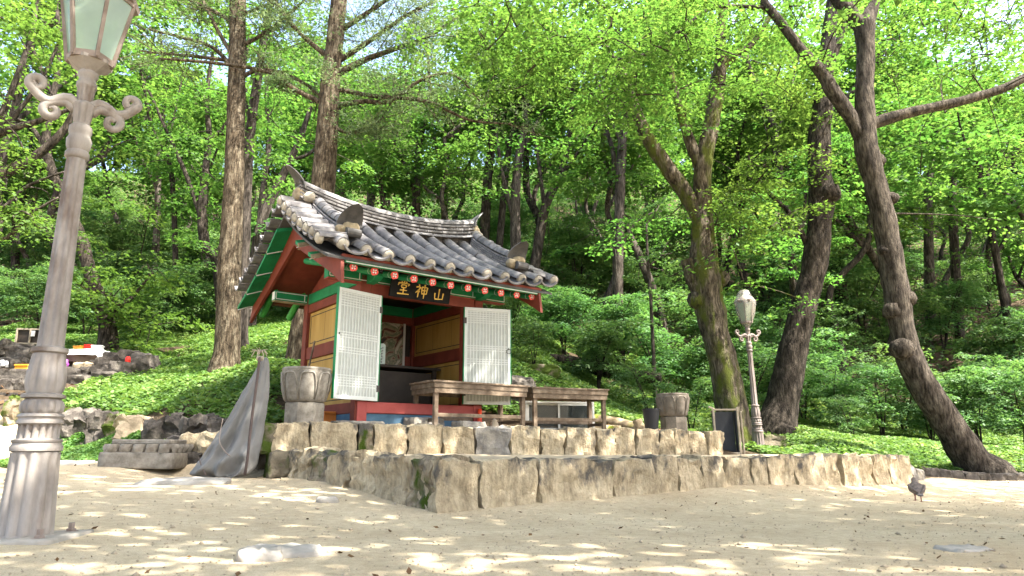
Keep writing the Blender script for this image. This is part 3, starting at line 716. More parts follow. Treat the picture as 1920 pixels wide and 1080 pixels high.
    e.box(-.054, .054, -.0028, .02, -.01, .01, 0)
    end_me = e.mesh('rafter_end', ['flower_red', 'line_white', 'line_black'])
    ring = MB().tube([(0, .10, 0), (0, .106, 0)], rr + .002, 12).mesh('rafter_ring', 'line_white')
    for i in range(11):
        x = -.46 + i * (2.93 / 10)
        zf = 1.945 + .03 * ((x - 1) / 1.5) ** 2
        r = obj('rafter', rme, sh, (x, -.66, zf), (sl, 0, 0))
        obj('rafter_end', end_me, r, (0, -.004, 0)); obj('rafter_ring', ring, r)
    for i in range(7):
        x = -.5 + i * .45
        r = obj('rafter', MATS_R['g'], sh, (x, 2.72, 1.85), (PI - .55 + 0.0, 0, 0))
    # eave boards: red soffit, green fascia with a white line
    MB().prism([(-.70, 2.01), (-.60, 2.02), (.95, 2.60), (.95, 2.64), (-.70, 2.055)], -.63, W + .65, 'x').obj('soffit', 'red_paint', sh)
    MB().prism([(2.60, 2.01), (2.50, 2.02), (.953, 2.60), (.953, 2.64), (2.60, 2.055)], -.63, W + .65, 'x').obj('soffit', 'red_paint', sh)
    f = MB().box(-.62, W + .64, -.745, -.712, 1.995, 2.059, bev=.004).obj('fascia', 'green_paint', sh)
    k = MB().box(-.60, W + .62, -.7485, -.746, 2.004, 2.016).obj('outline', 'line_white', f)
    MB().box(-.66, W + .68, -.765, -.70, 2.062, 2.098).obj('eave_board', 'red_paint', sh)
MATS_R = {}
basic('flower_red', [(.3, (.62, .06, .045)), (.7, (.72, .10, .08))], 8, 3, .6, 0)
MATS_R['g'] = MB().tube([(0, 0, 0), (0, .95, 0)], .055, 12).mesh('rafter', 'green_light')
build_shrine()

# roof
XC = .93
def lift(x): return .10 * (abs(x - XC) / 1.9) ** 3
def zr(y, x=XC):
    yy = y if y <= .95 else 1.9 - y
    t = (yy + .82) / 1.77
    return 2.135 + 1.0 * (.72 * t + .28 * t * t) + lift(x)
_ys = [-.77, -.3, .1, .5, .95, 1.4, 1.8, 2.2, 2.67]
roof = obj('roof', MB().prism([(y, zr(y) - .10) for y in _ys] + [(y, zr(y) - .135) for y in _ys[::-1]], -.86, W + .88, 'x').mesh('roof', 'tile_dark'), sh)
def half_tube(r0, r1, L, seg=8, th=.014, arc=PI, up=True, name='round_tile', mat='roof_tile'):
    m = MB(); V = []; Fc = []
    for j, (y, r) in enumerate(((0, r0), (L, r1))):
        for k in range(seg + 1):
            a = (PI - arc) / 2 + arc * k / seg
            for rr in (r, r - th):
                V.append((rr * math.cos(a), y, rr * math.sin(a) if up else r * .9 - rr * math.sin(a)))
    n = 2 * (seg + 1)
    for k in range(seg):
        o = 2 * k
        Fc += [(o, o + 2, n + o + 2, n + o), (o + 1, n + o + 1, n + o + 3, o + 3), (o, o + 1, o + 3, o + 2), (n + o, n + o + 2, n + o + 3, n + o + 1)]
    Fc += [(0, n, n + 1, 1), (2 * seg, 2 * seg + 1, n + 2 * seg + 1, n + 2 * seg)]
    m.add(V, Fc); me = m.mesh(name, mat, smooth=True); me.set_sharp_from_angle(angle=math.radians(50)); return me
RT = half_tube(.088, .080, .375); PT = half_tube(.21, .20, .42, 8, .018, PI * .62, False, 'pan_tile', 'tile_dark')
PTL = half_tube(.21, .20, .42, 8, .022, PI * .62, False, 'pan_tile', 'roof_tile')
plug_me = MB().lathe([(0, .001, 0), (.0, .07, 0), (.02, .083, 0), (.06, .083, 0)], 14, mat=Matrix.Rotation(-PI / 2, 4, 'X')).mesh('plaster_plug', 'plaster', smooth=False)
dome = MB(); dome.lathe([(-.03, .004, 0), (-.026, .04, 0), (-.014, .062, 0), (0.0, .074, 0), (.05, .075, 0)], 14, mat=Matrix.Rotation(-PI / 2, 4, 'X'))
plug_me = dome.mesh('plaster_plug', 'plaster', smooth=True)
ROWS = [-.04 + .316 * k for k in range(-2, 10)]
YS = [-.80 + .29 * k for k in range(6)]
rr_ = random.Random(3)
for x in ROWS:
    n = 6
    for k in range(n):
        y0 = -.80 + k * .285; y1 = y0 + .30
        p0 = Vector((x, y0, zr(y0, x) + .005)); p1 = Vector((x, y1, zr(y1, x) + .005))
        obj('round_tile', RT, roof, p0 + Vector((rr_.uniform(-.006, .006), 0, 0)), (math.atan2(p1.z - p0.z, y1 - y0) + .012, rr_.uniform(-.05, .05), rr_.uniform(-.015, .015)))
        if k == 0: obj('plaster_plug', plug_me, roof, p0 + Vector((0, -.0, .0)), (math.atan2(p1.z - p0.z, y1 - y0), 0, 0))
for x in [r_ + .158 for r_ in ROWS[:-1]]:
    for k in range(6):
        y0 = -.845 + k * .285; y1 = y0 + .30
        p0 = Vector((x, y0, zr(y0, x) - .075)); p1 = Vector((x, y1, zr(y1, x) - .075))
        obj('pan_tile', PTL if k == 0 else PT, roof, p0 + Vector((0, 0, .012)), (math.atan2(p1.z - p0.z, y1 - y0) - .04, 0, 0))
b = MB()                              # back slope, out of sight from here: joined
for x in ROWS:
    b.tube([(x, 2.70 - j * .35, zr(2.70 - j * .35, x)) for j in range(6)], .084, 8)
for x in [r_ + .158 for r_ in ROWS[:-1]]:
    for j in range(5):
        y = 2.74 - j * .34; b.beam((x, y, zr(y, x) - .05), (x, y - .36, zr(y - .36, x) - .05), .24, .03)
tag(b.obj('back_tiles', 'roof_tile', roof, smooth=True), kind='stuff')
# main ridge: courses of flat tiles under a row of round tiles
def rz(x): return 3.11 + .21 * (abs(x - .89) / 1.64) ** 2.2
x0, x1 = -.70, 2.48
RTOP = half_tube(.098, .092, .335, 10, .014)
for c in range(4):
    n = 11; off = (.14 if c % 2 else 0)
    wd = (.28, .26, .25, .22)[c]
    for k in range(n):
        xa = x0 + (x1 - x0) * k / n + (off if 0 < k else 0); xb = x0 + (x1 - x0) * (k + 1) / n + (off if k < n - 1 else 0)
        z = rz((xa + xb) / 2) + .015 + c * .060
        sl = math.atan2(rz(xb) - rz(xa), xb - xa)
        L = (xb - xa) / math.cos(sl) - .004
        me = MB().box(-L / 2, L / 2, -wd / 2 - rr_.uniform(0, .012), wd / 2, -.019, .019, bev=.006).mesh('ridge_tile', 'roof_tile')
        obj('ridge_tile', me, roof, ((xa + xb) / 2, .95, z), (0, -sl, 0))
core = MB()
for k in range(11):
    xa = x0 + (x1 - x0) * k / 11; xb = x0 + (x1 - x0) * (k + 1) / 11
    core.beam((xa, .95, rz(xa) + .04), (xb, .95, rz(xb) + .04), .15, .36)
core.obj('ridge_core', 'tile_dark', roof)
for k in range(10):
    xa = x0 + (x1 - x0) * k / 10; xb = x0 + (x1 - x0) * (k + 1) / 10
    sl = math.atan2(rz(xb) - rz(xa), xb - xa)
    obj('ridge_tile', RTOP, roof, (xb, .95, rz(xb) + .235), (0, 0, 0)).rotation_euler = (0, 0, 0)
    roof.children[-1]
for o in [c for c in roof.children if c.data == RTOP]:   # lay the top row along the ridge
    x = o.location.x; s = math.atan2(rz(x) - rz(x - .3), .3)
    o.matrix_local = Matrix.Translation(o.location) @ Matrix.Rotation(-s, 4, 'Y') @ Matrix.Rotation(PI / 2, 4, 'Z')
# lower edge row of round tiles at the foot of the ridge
for k in range(10):
    xa = x0 + .05 + (x1 - x0 - .1) * k / 10; xb = xa + (x1 - x0 - .1) / 10
    s = math.atan2(rz(xb) - rz(xa), xb - xa)
    o = obj('ridge_tile', RT, roof)
    o.matrix_local = Matrix.Translation((xb, .95 - .15, rz(xb) - .07)) @ Matrix.Rotation(-s, 4, 'Y') @ Matrix.Rotation(PI / 2, 4, 'Z') @ Matrix.Rotation(.5, 4, 'Y')
# upright end tiles (pointed, concave) with plaster below
def end_tile_mesh(w, h):
    m = MB(); n = 9; out = []
    for i in range(n + 1):
        t = i / n; out.append((-w / 2 * (math.cos(t * PI / 2) ** .5), h * t))
    out += [(-a, b_) for a, b_ in out[-2::-1]]
    V = []; k = len(out)
    for th in (0, -.022):
        V += [(th + .09 * (1 - (2 * a / w) ** 2) * .0 + .10 * (b_ / h) ** 2 * -1 + .12 * abs(2 * a / w) ** 2, a, b_) for a, b_ in out]
    Fc = [(i, i + 1, k - 2 - i, k - 1 - i) for i in range(k // 2 - 1)] + [(k // 2 - 1, k // 2, k // 2 + 1) if k % 2 else (0, 0, 0)]
    Fc = [f for f in Fc if len(set(f)) == len(f)]
    Fb = [tuple(i + k for i in reversed(f)) for f in Fc]
    Fs = [(i, i + k, (i + 1) % k + k, (i + 1) % k) for i in range(k)]
    m.add(V, Fc + Fb, 0); m.F += Fs; m.M += [1] * len(Fs)
    me = m.mesh('end_tile', ['tile_dark', 'roof_tile']); return me
ETB = end_tile_mesh(.30, .38); ETS = end_tile_mesh(.36, .27)
def blob(name, c, r, mat, seed, parent, sq=(1, 1, 1)):
    me = stone_mesh(name, r * 2 * sq[0], r * 2 * sq[1], r * 2 * sq[2], seed, mat, 1.0, .06, CT5, pw=2.2)
    return obj(name, me, parent, c)
obj('end_tile', ETB, roof, (x0 - .03, .95, rz(x0) + .14), (0, -.12, 0))
obj('end_tile', ETB, roof, (x1 + .03, .95, rz(x1) + .14), (0, -.12, PI))
blob('plaster_cap', (x0 + .02, .93, rz(x0) + .06), .12, 'plaster_ochre', 4, roof, (.7, 1, 1)); blob('plaster_cap', (x0 + .12, .76, rz(x0) - .0), .09, 'plaster', 5, roof, (1.0, 1, .9))
blob('plaster_cap', (x1 - .02, .93, rz(x1) + .05), .15, 'plaster_ochre', 6, roof, (.6, 1, 1.1)); blob('plaster_cap', (x1 - .06, .76, rz(x1) - .04), .10, 'plaster', 7, roof, (.8, 1.2, 1))
# descending ridges along both gables
for sx, xr in ((-1, -.44), (1, 2.36)):
    ya, yb = .70, -.40
    pts = [(y, zr(y, xr) + .085 + .10 * max(0, (-.0 - y)) ** 1.5) for y in np.linspace(ya, yb, 8)]
    for c in range(4):
        wd = (.26, .24, .22, .20)[c]
        for (y_a, z_a), (y_b, z_b) in zip(pts[:-1], pts[1:]):
            a = Vector((xr, y_a, z_a + c * .036)); b_ = Vector((xr, y_b, z_b + c * .036))
            o = MB().beam((0, 0, 0), (b_ - a) * .985, wd, .026, bev=.003)
            obj('ridge_tile', o.mesh('ridge_tile', 'roof_tile'), roof, a)
    for (y_a, z_a), (y_b, z_b) in zip(pts[:-1], pts[1:]):
        o = obj('ridge_tile', RT, roof)
        o.matrix_local = Matrix.Translation((xr, y_b, z_b + .15)) @ Matrix.Rotation(math.atan2(z_a - z_b, y_a - y_b), 4, 'X') @ Matrix.Diagonal((1, .52, 1, 1))
    y_b, z_b = pts[-1]
    e = obj('end_tile', ETS, roof, (xr, y_b - .05, z_b + .11), (0, 0, 0)); e.matrix_local = Matrix.Translation((xr, y_b - .12, z_b + .11)) @ Matrix.Rotation(PI / 2, 4, 'Z') @ Matrix.Rotation(-.15, 4, 'Y')
    blob('plaster_cap', (xr, y_b - .07, z_b + .07), .12, 'plaster_ochre', 21 + sx, roof, (1.05, .55, .75))
    MB().tube([(xr - .10, y_b - .15, z_b - .01), (xr + .10, y_b - .15, z_b - .01)], .062, 12).obj('ridge_tile', 'tile_dark', roof)
    blob('plaster_cap', (xr - .14, y_b - .06, z_b + .02), .075, 'plaster_ochre', 31 + sx, roof)
    # short tiles pointing out over the gable edge, front and back slopes
    for k in range(15):
        y = -.62 + k * .225
        o = obj('round_tile', RT, roof)
        xo = xr + sx * .50
        o.matrix_local = Matrix.Translation((xo, y, zr(y, xo) + .02 - (.02 if k else .05))) @ Matrix.Rotation(sx * .10, 4, 'Y') @ Matrix.Rotation(sx * PI / 2, 4, 'Z')
        if k < 8: obj('plaster_plug', plug_me, o)
        pan = obj('pan_tile', PTL, roof)
        pan.matrix_local = Matrix.Translation((xo + sx * .03, y + .112, zr(y + .112, xo) - .06)) @ Matrix.Rotation(sx * .10, 4, 'Y') @ Matrix.Rotation(sx * PI / 2, 4, 'Z') @ Matrix.Scale(.72, 4, (1, 0, 0))
    # bargeboards, and green boards carried outside them
    xb = -.66 if sx < 0 else W + .64
    for sg in (-1, 1):
        yo = lambda d: .95 + sg * d
        prof = [(d, zr(.95 - d) - .145) for d in (0, .5, 1.0, 1.4, 1.72)]
        top = [(yo(d), z) for d, z in prof]; bot = [(yo(d), 2.60 - .485 * d) for d, z in prof]
        bot[-1] = (yo(1.82 if sg > 0 else 1.76), 1.71)
        m = MB()
        V = [(xb + o_, *q) for o_ in (-.022, .022) for q in top + bot]
        n = len(prof); t = 2 * n; Fc = []
        for i in range(n - 1):
            Fc += [(i, i + 1, n + i + 1, n + i), (t + i, t + n + i, t + n + i + 1, t + i + 1), (i, t + i, t + i + 1, i + 1), (n + i, n + i + 1, t + n + i + 1, t + n + i)]
        Fc += [(0, n, t + n, t), (n - 1, t + n - 1, t + 2 * n - 1, 2 * n - 1)]
        m.add(V, Fc).obj('bargeboard', 'red_paint', sh)
        for i in range(4 if sg > 0 else 2):
            d0, d1 = (.12 + i * .42, .12 + i * .42 + .37) if sg > 0 else (.70 + i * .5, .70 + i * .5 + .10)
            za = np.interp(d0, [q[0] for q in prof], [q[1] for q in prof]); zb = np.interp(d1, [q[0] for q in prof], [q[1] for q in prof])
            mm = MB(); xa_, xb_ = xb + sx * .024, xb + sx * .25
            mm.add([(x, yo(d), z - .02 + h - .06 * (abs(x - xb) > .1)) for x in (xa_, xb_) for d, z in ((d0, za), (d1, zb)) for h in (.015, -.035)], [(0, 1, 3, 2), (4, 6, 7, 5), (0, 2, 6, 4), (1, 5, 7, 3), (0, 4, 5, 1), (2, 3, 7, 6)])
            g = mm.obj('gable_rafter', 'green_paint', sh)
            MB().beam((xa_, yo(d1 + .012), zb - .02), (xb_, yo(d1 + .012), zb - .10), .022, .05).obj('rafter_edge', 'plaster_ochre', g)
            MB().beam((xa_, yo(d1 - .03), zb - .04), (xb_, yo(d1 - .03), zb - .125), .010, .012).obj('outline', 'line_white', g)
# doors: lattice leaves standing open
def door(hinge, ang, hand):
    """hinge point, direction of the leaf in shrine axes, which way it faces"""
    w, h = .72, 1.45
    d = obj('door', MB().box(.045, w - .045, -.008, .008, .045, h - .045).mesh('door', 'door_paper'), sh, hinge, (0, 0, ang))
    f = MB(); t = .018
    f.box(0, .045, -t, t, 0, h, bev=.003); f.box(w - .045, w, -t, t, 0, h, bev=.003); f.box(.0455, w - .0455, -t, t, 0, .05, bev=.003); f.box(.0455, w - .0455, -t, t, h - .05, h, bev=.003)
    f.obj('door_frame', 'door_white', d)
    b = MB(); n = 13
    for k in range(1, n):
        x = .045 + (w - .09) * k / n
        b.box(x - .006, x + .006, -.015, .015, .05, h - .05)
    for z0, c in ((.17, 5), (.60, 3), (.80, 3), (1.22, 6)):
        for k in range(c):
            z = z0 + k * .034
            b.box(.0455, w - .0455, -.0135, .0135, z - .006, z + .006)
    b.obj('lattice', 'door_white', d)
    e = MB(); x = w + .004
    e.box(w + .0005, w + .012, -t - .002, t + .002, 0, h)
    e.box(-.012, -.0005, -t - .002, t + .002, 0, h)
    e.obj('door_edge', 'green_paint', d)
    k = MB(); k.tube([(w - .03 + .035 * math.cos(a), -.03 * hand, .80 + .035 * math.sin(a)) for a in np.linspace(0, 2 * PI, 13)], .004, 6)
    k.box(w - .035, w - .025, -.03, .03, .825, .85)
    k.obj('door_ring', 'iron', d)
    for z in (.12, 1.2): MB().box(-.02, .03, -t - .004, t + .004, z, z + .09).obj('hinge', 'iron', d)
    return d
door((.225, -.10, .335), PI + math.radians(13.8), 1)
door((1.618, -.10, .345), -math.radians(20), 1)
# painted lower rail line of the lintel
# signboard with three gold characters, read from the right
sg = empty('name_board', SO, SA, 'black board with three gold characters hung under the eave', 'sign', scale=1.1)
c_ = LOC(789, 546.5, -.22)
bw, bh = 0.98, .255
piv = bpy.data.objects.new('board', MB().box(-bw / 2, bw / 2, -.018, .018, -bh / 2, bh / 2, bev=.006).mesh('board', 'black_board'))
sg.location = sh.location + Matrix.Rotation(SA, 3, 'Z') @ (Vector(c_) * 1.1); sg.rotation_euler = (math.radians(14), 0, SA)
link(piv, sg)
def strokes(lst, name, x, z, s):
    m = MB()
    for st in lst:
        pts = [Vector((x + (a - .5) * s, 0, z + (b_ - .5) * s)) for a, b_ in st]
        n = len(pts); V = []; Fc = []
        for i, p in enumerate(pts):
            d = pts[min(i + 1, n - 1)] - pts[max(i - 1, 0)]; d.normalize(); q = Vector((-d.z, 0, d.x))
            wgt = s * (.052 if i in (0,) else (.040 if i < n - 1 else .026))
            for yy in (-.0195, -.0245):
                V += [p + q * wgt + Vector((0, yy, 0)), p - q * wgt + Vector((0, yy, 0))]
        for i in range(n - 1):
            o, t = 4 * i, 4 * i + 4
            Fc += [(o + 2, o + 3, t + 3, t + 2), (o, t, t + 1, o + 1), (o, o + 2, t + 2, t), (o + 1, t + 1, t + 3, o + 3)]
        Fc += [(0, 1, 3, 2), (4 * n - 4, 4 * n - 2, 4 * n - 1, 4 * n - 3)]
        m.add(V, Fc)
    o = m.obj(name, 'gold_paint', sg)
MOUNT = [[(.50, .92), (.49, .55), (.48, .14)], [(.14, .58), (.15, .36), (.18, .14)], [(.18, .13), (.5, .13), (.86, .18)], [(.88, .62), (.86, .38), (.84, .12)]]
SPIRIT = [[(.24, .95), (.30, .84)], [(.06, .74), (.24, .78), (.40, .76)], [(.40, .76), (.26, .55), (.04, .34)], [(.25, .58), (.25, .30), (.24, .04)], [(.28, .50), (.36, .42)],
          [(.50, .76), (.51, .55), (.53, .32)], [(.50, .77), (.72, .80), (.94, .78)], [(.94, .78), (.92, .55), (.90, .32)], [(.53, .56), (.72, .57), (.90, .57)], [(.53, .33), (.72, .34), (.90, .34)], [(.72, .98), (.72, .5), (.71, .0)]]
HALL = [[(.50, .99), (.50, .86)], [(.30, .95), (.35, .86)], [(.70, .96), (.62, .86)], [(.10, .84), (.08, .74), (.05, .66)], [(.10, .83), (.5, .84), (.92, .82)], [(.92, .82), (.88, .74), (.82, .68)],
        [(.32, .70), (.32, .60), (.34, .52)], [(.32, .71), (.5, .72), (.70, .71)], [(.70, .71), (.68, .60), (.66, .52)], [(.34, .53), (.5, .53), (.66, .53)], [(.24, .34), (.5, .35), (.78, .35)], [(.51, .48), (.50, .28), (.50, .10)], [(.06, .08), (.5, .09), (.96, .10)]]
strokes(HALL, 'character', -.29, .012, .20); strokes(SPIRIT, 'character', .0, .005, .205); strokes(MOUNT, 'character', .29, -.005, .19)

# things inside and on the shrine
def place_local(name, lx, ly, lz, label, cat, rz_=0.0, group=None):
    p = sh.location + Matrix.Rotation(SA, 3, 'Z') @ (Vector((lx, ly, lz)) * 1.1)
    return empty(name, p, SA + rz_, label, cat, group, 1.1)
t = place_local('altar_table', .95, 1.2, .322, 'dark wooden offering table inside the shrine below the painting', 'table')
MB().box(-.78, .86, -.35, .35, .60, .64, bev=.006).obj('tabletop', 'interior_dark', t)
for x in (-.7, .76):
    for y in (-.3, .3): MB().box(x - .03, x + .03, y - .03, y + .03, .001, .599).obj('leg', 'interior_dark', t)
MB().box(-.66, .72, -.28, -.25, .05, .55).obj('front_panel', 'interior_dark', t)
t = place_local('scroll_painting', 1.04, D - .09, 1.02, 'hanging painting in beige, red and dark ink on the shrine back wall', 'painting')
MB().box(-.60, .60, -.006, .006, 0, .78).obj('canvas', 'scroll_painting', t)
for x in (-.62, .62): MB().box(x - .018, x + .018, -.014, .014, -.01, .79).obj('frame_bar', 'alu', t)
t = place_local('spirit_tablet', LOC(715, 680, 1.02).x, 1.02, .965, 'pale green upright tablet with dark writing on the shrine table', 'tablet', -.3)
MB().prism([(-.055, 0), (.055, 0), (.055, .30), (.03, .335), (-.03, .335), (-.055, .30)], -.01, .01, 'y').obj('board', 'paper_green', t)
k = MB(); rq = random.Random(2)
for i in range(6):
    for q in range(4):
        xx = rq.uniform(-.016, .012); zz = .27 - i * .042 - q * .008
        k.box(xx - .012, xx + .014, -.0125, -.0105, zz, zz + .003)
    k.box(-.003, .002, -.0125, -.0105, .245 - i * .042, .275 - i * .042)
k.obj('writing', 'line_black', t)

# ------------------------------------------------------------------ wooden tables
def wood_table(a, b, wdt, ztop, zg, label):
    """a-b is the front top edge; the table goes back from it"""
    L = (b - a).length; ang = math.atan2(b.y - a.y, b.x - a.x)
    t = empty('wooden_table', (a.x, a.y, zg), ang, label, 'table', 'weathered wooden tables on the terrace')
    h = ztop - zg; n = 5
    for k in range(n):
        MB().box(-.03, L + .02, wdt * k / n + .003 - (.02 if k == 0 else 0), wdt * (k + 1) / n - .003, h - .028, h + (k % 2) * .003, bev=.003).obj('plank', 'old_wood', t)
    for (z0, z1, ins) in ((h - .105, h - .030, .0), (h - .185, h - .108, .012)):
        MB().box(.0 + ins, L - ins, ins, ins + .022, z0, z1, bev=.002).obj('apron_board', 'old_wood', t)
        MB().box(.0 + ins, L - ins, wdt - ins - .022, wdt - ins, z0, z1, bev=.002).obj('apron_board', 'old_wood', t)
        MB().box(ins, ins + .022, ins + .024, wdt - ins - .024, z0, z1, bev=.002).obj('apron_board', 'old_wood', t)
        MB().box(L - ins - .022, L - ins, ins + .024, wdt - ins - .024, z0, z1, bev=.002).obj('apron_board', 'old_wood', t)
    for x in (.03, L - .095):
        for y in (.037, wdt - .10): MB().box(x, x + .065, y, y + .065, -.02, h - .11, bev=.004).obj('leg', 'old_wood', t)
    for y in (.05, wdt - .09): MB().box(.097, L - .097, y, y + .04, .16 + (.0 if y < .2 else -.03), .215 + (.0 if y < .2 else -.03), bev=.003).obj('stretcher', 'old_wood', t)
    for x in (.045, L - .08): MB().box(x, x + .035, .104, wdt - .104, .09, .14, bev=.003).obj('stretcher', 'old_wood_dark', t)
    return t
wood_table(Vector((P(815, 712, 10.2).x, 10.2)), Vector((P(990, 723, 11.2).x, 11.2)), .76, P(815, 712, 10.2).z, .86, 'weathered wooden table in front of the shrine doorway')
wood_table(Vector((P(999, 725, 11.45).x, 11.45)), Vector((P(1140, 730, 11.95).x, 11.95)), .66, P(999, 725, 11.45).z, .84, 'weathered wooden table right of the shrine, before the glass cabinet')

# ------------------------------------------------------------------ stone bowls and carved pedestal
def lotus_bowl(p, s, mat, label):
    t = empty('stone_bowl', p, .35, label, 'stone bowl', scale=s)
    MB().lathe([(0, .285, 0), (.32, .285, 0), (.325, .27, 0)], 48, poly=8).obj('pedestal', mat, t)
    m = MB(); n = 8
    m.lathe([(.326, .23, 0), (.34, .27, .0), (.38, .30, .05), (.50, .335, .07), (.62, .352, .075), (.71, .357, .07), (.755, .352, .03), (.775, .338, 0), (.79, .345, 0), (.80, .345, 0), (.82, .335, 0), (.822, .27, 0), (.72, .24, 0), (.66, .02, 0)], 96, nf=n, cap=True)
    angle_smooth(m.obj('bowl', mat, t), 50)
    # carved petal outlines
    for k in range(n):
        a0 = 2 * PI * k / n; pts = []
        for q in np.linspace(0, 1, 15):
            an = -1 + 2 * q; ang = a0 + an * .375; z = .37 + .37 * (1 - abs(an) ** 7)
            r = np.interp(z, [.36, .38, .5, .62, .71, .755], [.285, .302, .337, .354, .358, .350]) * (1 - .03 * (abs(an) > .8))
            pts.append((r * math.cos(ang), r * math.sin(ang), z))
        MB().tube(pts, .010, 6, cap=True).obj('petal', mat, t, smooth=True)
    return t
pb = P(565, 795, 9.55)
lotus_bowl((pb.x, 9.65, .86), .97, 'carved_stone', 'pale stone lotus bowl on octagonal foot left of the shrine doors')
pb = P(1264, 806, 13.2)
lotus_bowl((pb.x, 13.2, P(1264, 808, 13.2).z - .03), .88, 'carved_stone_dark', 'brown stone lotus bowl on octagonal foot beside a black bucket')
def lotus_base(p, rz_):
    t = empty('lotus_stone', p, rz_, 'square carved stone base with lotus petals lying in the yard', 'carved stone')
    me = stone_mesh('foot', .92, .72, .20, 12, 'carved_stone', .15, .02, CT8); obj('foot', me, t, (0, 0, .10))
    MB().box(-.36, .36, -.27, .27, .30, .36, bev=.012).obj('top_slab', 'carved_stone', t)
    for side, n, half, off in ((0, 5, .40, .31), (1, 4, .31, .40), (2, 5, .40, .31), (3, 4, .31, .40)):
        for k in range(n):
            c = -half + (k + .5) * 2 * half / n; w = 2 * half / n * .94
            m = MB(); V = []; Fc = []; nn = 7
            for j in range(5):
                v = j / 4
                for i in range(nn):
                    a = (i / (nn - 1) - .5); bulge = .085 * (math.cos(a * PI) ** .5) * math.sin(max(.05, v) * PI * .62)
                    V.append((c + a * w * (1 - .15 * (1 - v)), -(off + .03 - .06 * v + bulge), .195 + .11 * v))
            for j in range(4):
                for i in range(nn - 1): Fc.append((j * nn + i, j * nn + i + 1, (j + 1) * nn + i + 1, (j + 1) * nn + i))
            k0 = len(V); V += [(x * .95, y + .08, z) for x, y, z in V]
            Fc += [tuple(q + k0 for q in reversed(f)) for f in Fc]
            m.add(V, Fc)
            Mx = Matrix.Rotation(side * PI / 2, 4, 'Z'); m.V = [Mx @ v for v in m.V]
            m.obj('petal', 'carved_stone', t, smooth=True)
    return t
pp = G(262, 9.0, 872); lotus_base((pp.x, pp.y + .2, pp.z - .02), .05)

# ------------------------------------------------------------------ covered parasol (grey tarpaulin over a pole)
def tarp():
    base = G(425, 8.75, 893); top = P(486, 664, 8.95)
    t = empty('covered_parasol', base, 0, 'folded parasol under a grey tarpaulin leaning on the terrace wall', 'covered parasol')
    px = lambda u, v, dy=0.0: P(u, v, 8.75 + dy) - base
    # outline rows: left edge, right edge in the photo, top to bottom
    rows = [(664, 482, 492), (690, 467, 496), (720, 451, 496), (750, 436, 495), (780, 421, 491), (805, 408, 488), (830, 395, 486), (850, 382, 482), (866, 370, 482), (880, 358, 478), (889, 356, 470), (894, 366, 462)]
    V = []; Fc = []; seg = 72
    for j, (v, ul, ur) in enumerate(rows):
        a, b = px(ul, v), px(ur, v); c = (a + b) / 2; hw = (b - a).length / 2
        f = j / (len(rows) - 1); dep = max(hw * .55, .03) * (1 if j < 10 else .85)
        for k in range(seg):
            an = 2 * PI * k / seg
            x = math.cos(an); y = math.sin(an)
            fold = 1 + .30 * (.35 + f) * math.sin(an * 9 + j * .18) * abs(math.sin(an)) + .09 * f * math.sin(an * 11 - j * .3) + (.16 * math.sin(j * 2.4 + an * 2.0) if j >= 6 else 0)
            q = Vector((c.x + x * hw * (1 + .0 * fold), c.y + y * dep * fold + (1 - f) * .25 - .02, c.z))
            nz = mnoise.noise_vector(q * 5.0 + Vector((3, 1, 2))) * .022 * f + mnoise.noise_vector(q * 12.0) * .006
            if j >= 6 and y < .2: q.y -= .12 * max(0, math.sin(j * 1.7 + x * 3.2)) * (.3 - y if y < 0 else .3)
            V.append(q + nz)
    for j in range(len(rows) - 1):
        for k in range(seg):
            k2 = (k + 1) % seg
            Fc.append((j * seg + k, j * seg + k2, (j + 1) * seg + k2, (j + 1) * seg + k))
    Fc.append(tuple(range(seg))); Fc.append(tuple((len(rows) - 1) * seg + k for k in reversed(range(seg))))
    m = MB().add(V, Fc); o = m.obj('cover', 'tarp', t, smooth=True)
    md = o.modifiers.new('sub', 'SUBSURF'); md.levels = 1; md.render_levels = 2
    tx = bpy.data.textures.new('crumple', 'CLOUDS'); tx.noise_scale = .16; tx.noise_depth = 3
    dm = o.modifiers.new('crumple', 'DISPLACE'); dm.texture = tx; dm.strength = .03; dm.mid_level = .5; dm.texture_coords = 'LOCAL'
    tx2 = bpy.data.textures.new('crease', 'CLOUDS'); tx2.noise_scale = .05; tx2.noise_depth = 2; tx2.noise_type = 'HARD_NOISE'
    dm = o.modifiers.new('crease', 'DISPLACE'); dm.texture = tx2; dm.strength = .008; dm.mid_level = .5; dm.texture_coords = 'LOCAL'
    seam = [px(487, 670, -.02), px(481, 720, -.11), px(474, 770, -.17), px(468, 820, -.22), px(464, 860, -.26), px(459, 890, -.24)]
    MB().tube(seam, .018, 8, sub=4, flat=.6).obj('pole', 'tarp_seam', t, smooth=True)
    MB().tube([px(418, 785, -.20), px(412, 815, -.27), px(413, 833, -.30), px(425, 850, -.32), px(432, 855, -.31)], .006, 6, sub=4).obj('seam', 'lamp_rust', t)
    MB().tube([px(373, 858, -.16), px(378, 875, -.24), px(386, 890, -.28)], .007, 6, sub=3).obj('seam', 'tarp_seam', t)
    m = MB(); rq = random.Random(5)
    for k in range(14):
        a = rq.uniform(0, 2 * PI); m.tube([px(486, 664), px(486, 664) + Vector((math.cos(a) * .05, math.sin(a) * .05, .05)), px(486, 664) + Vector((math.cos(a) * .10, math.sin(a) * .09, rq.uniform(-.06, .08)))], .005, 5, sub=3)
    m.tube([px(482, 672, .1), px(493, 672, .1)], .03, 8)
    m.obj('tie', 'frame_wood', t)
tarp()

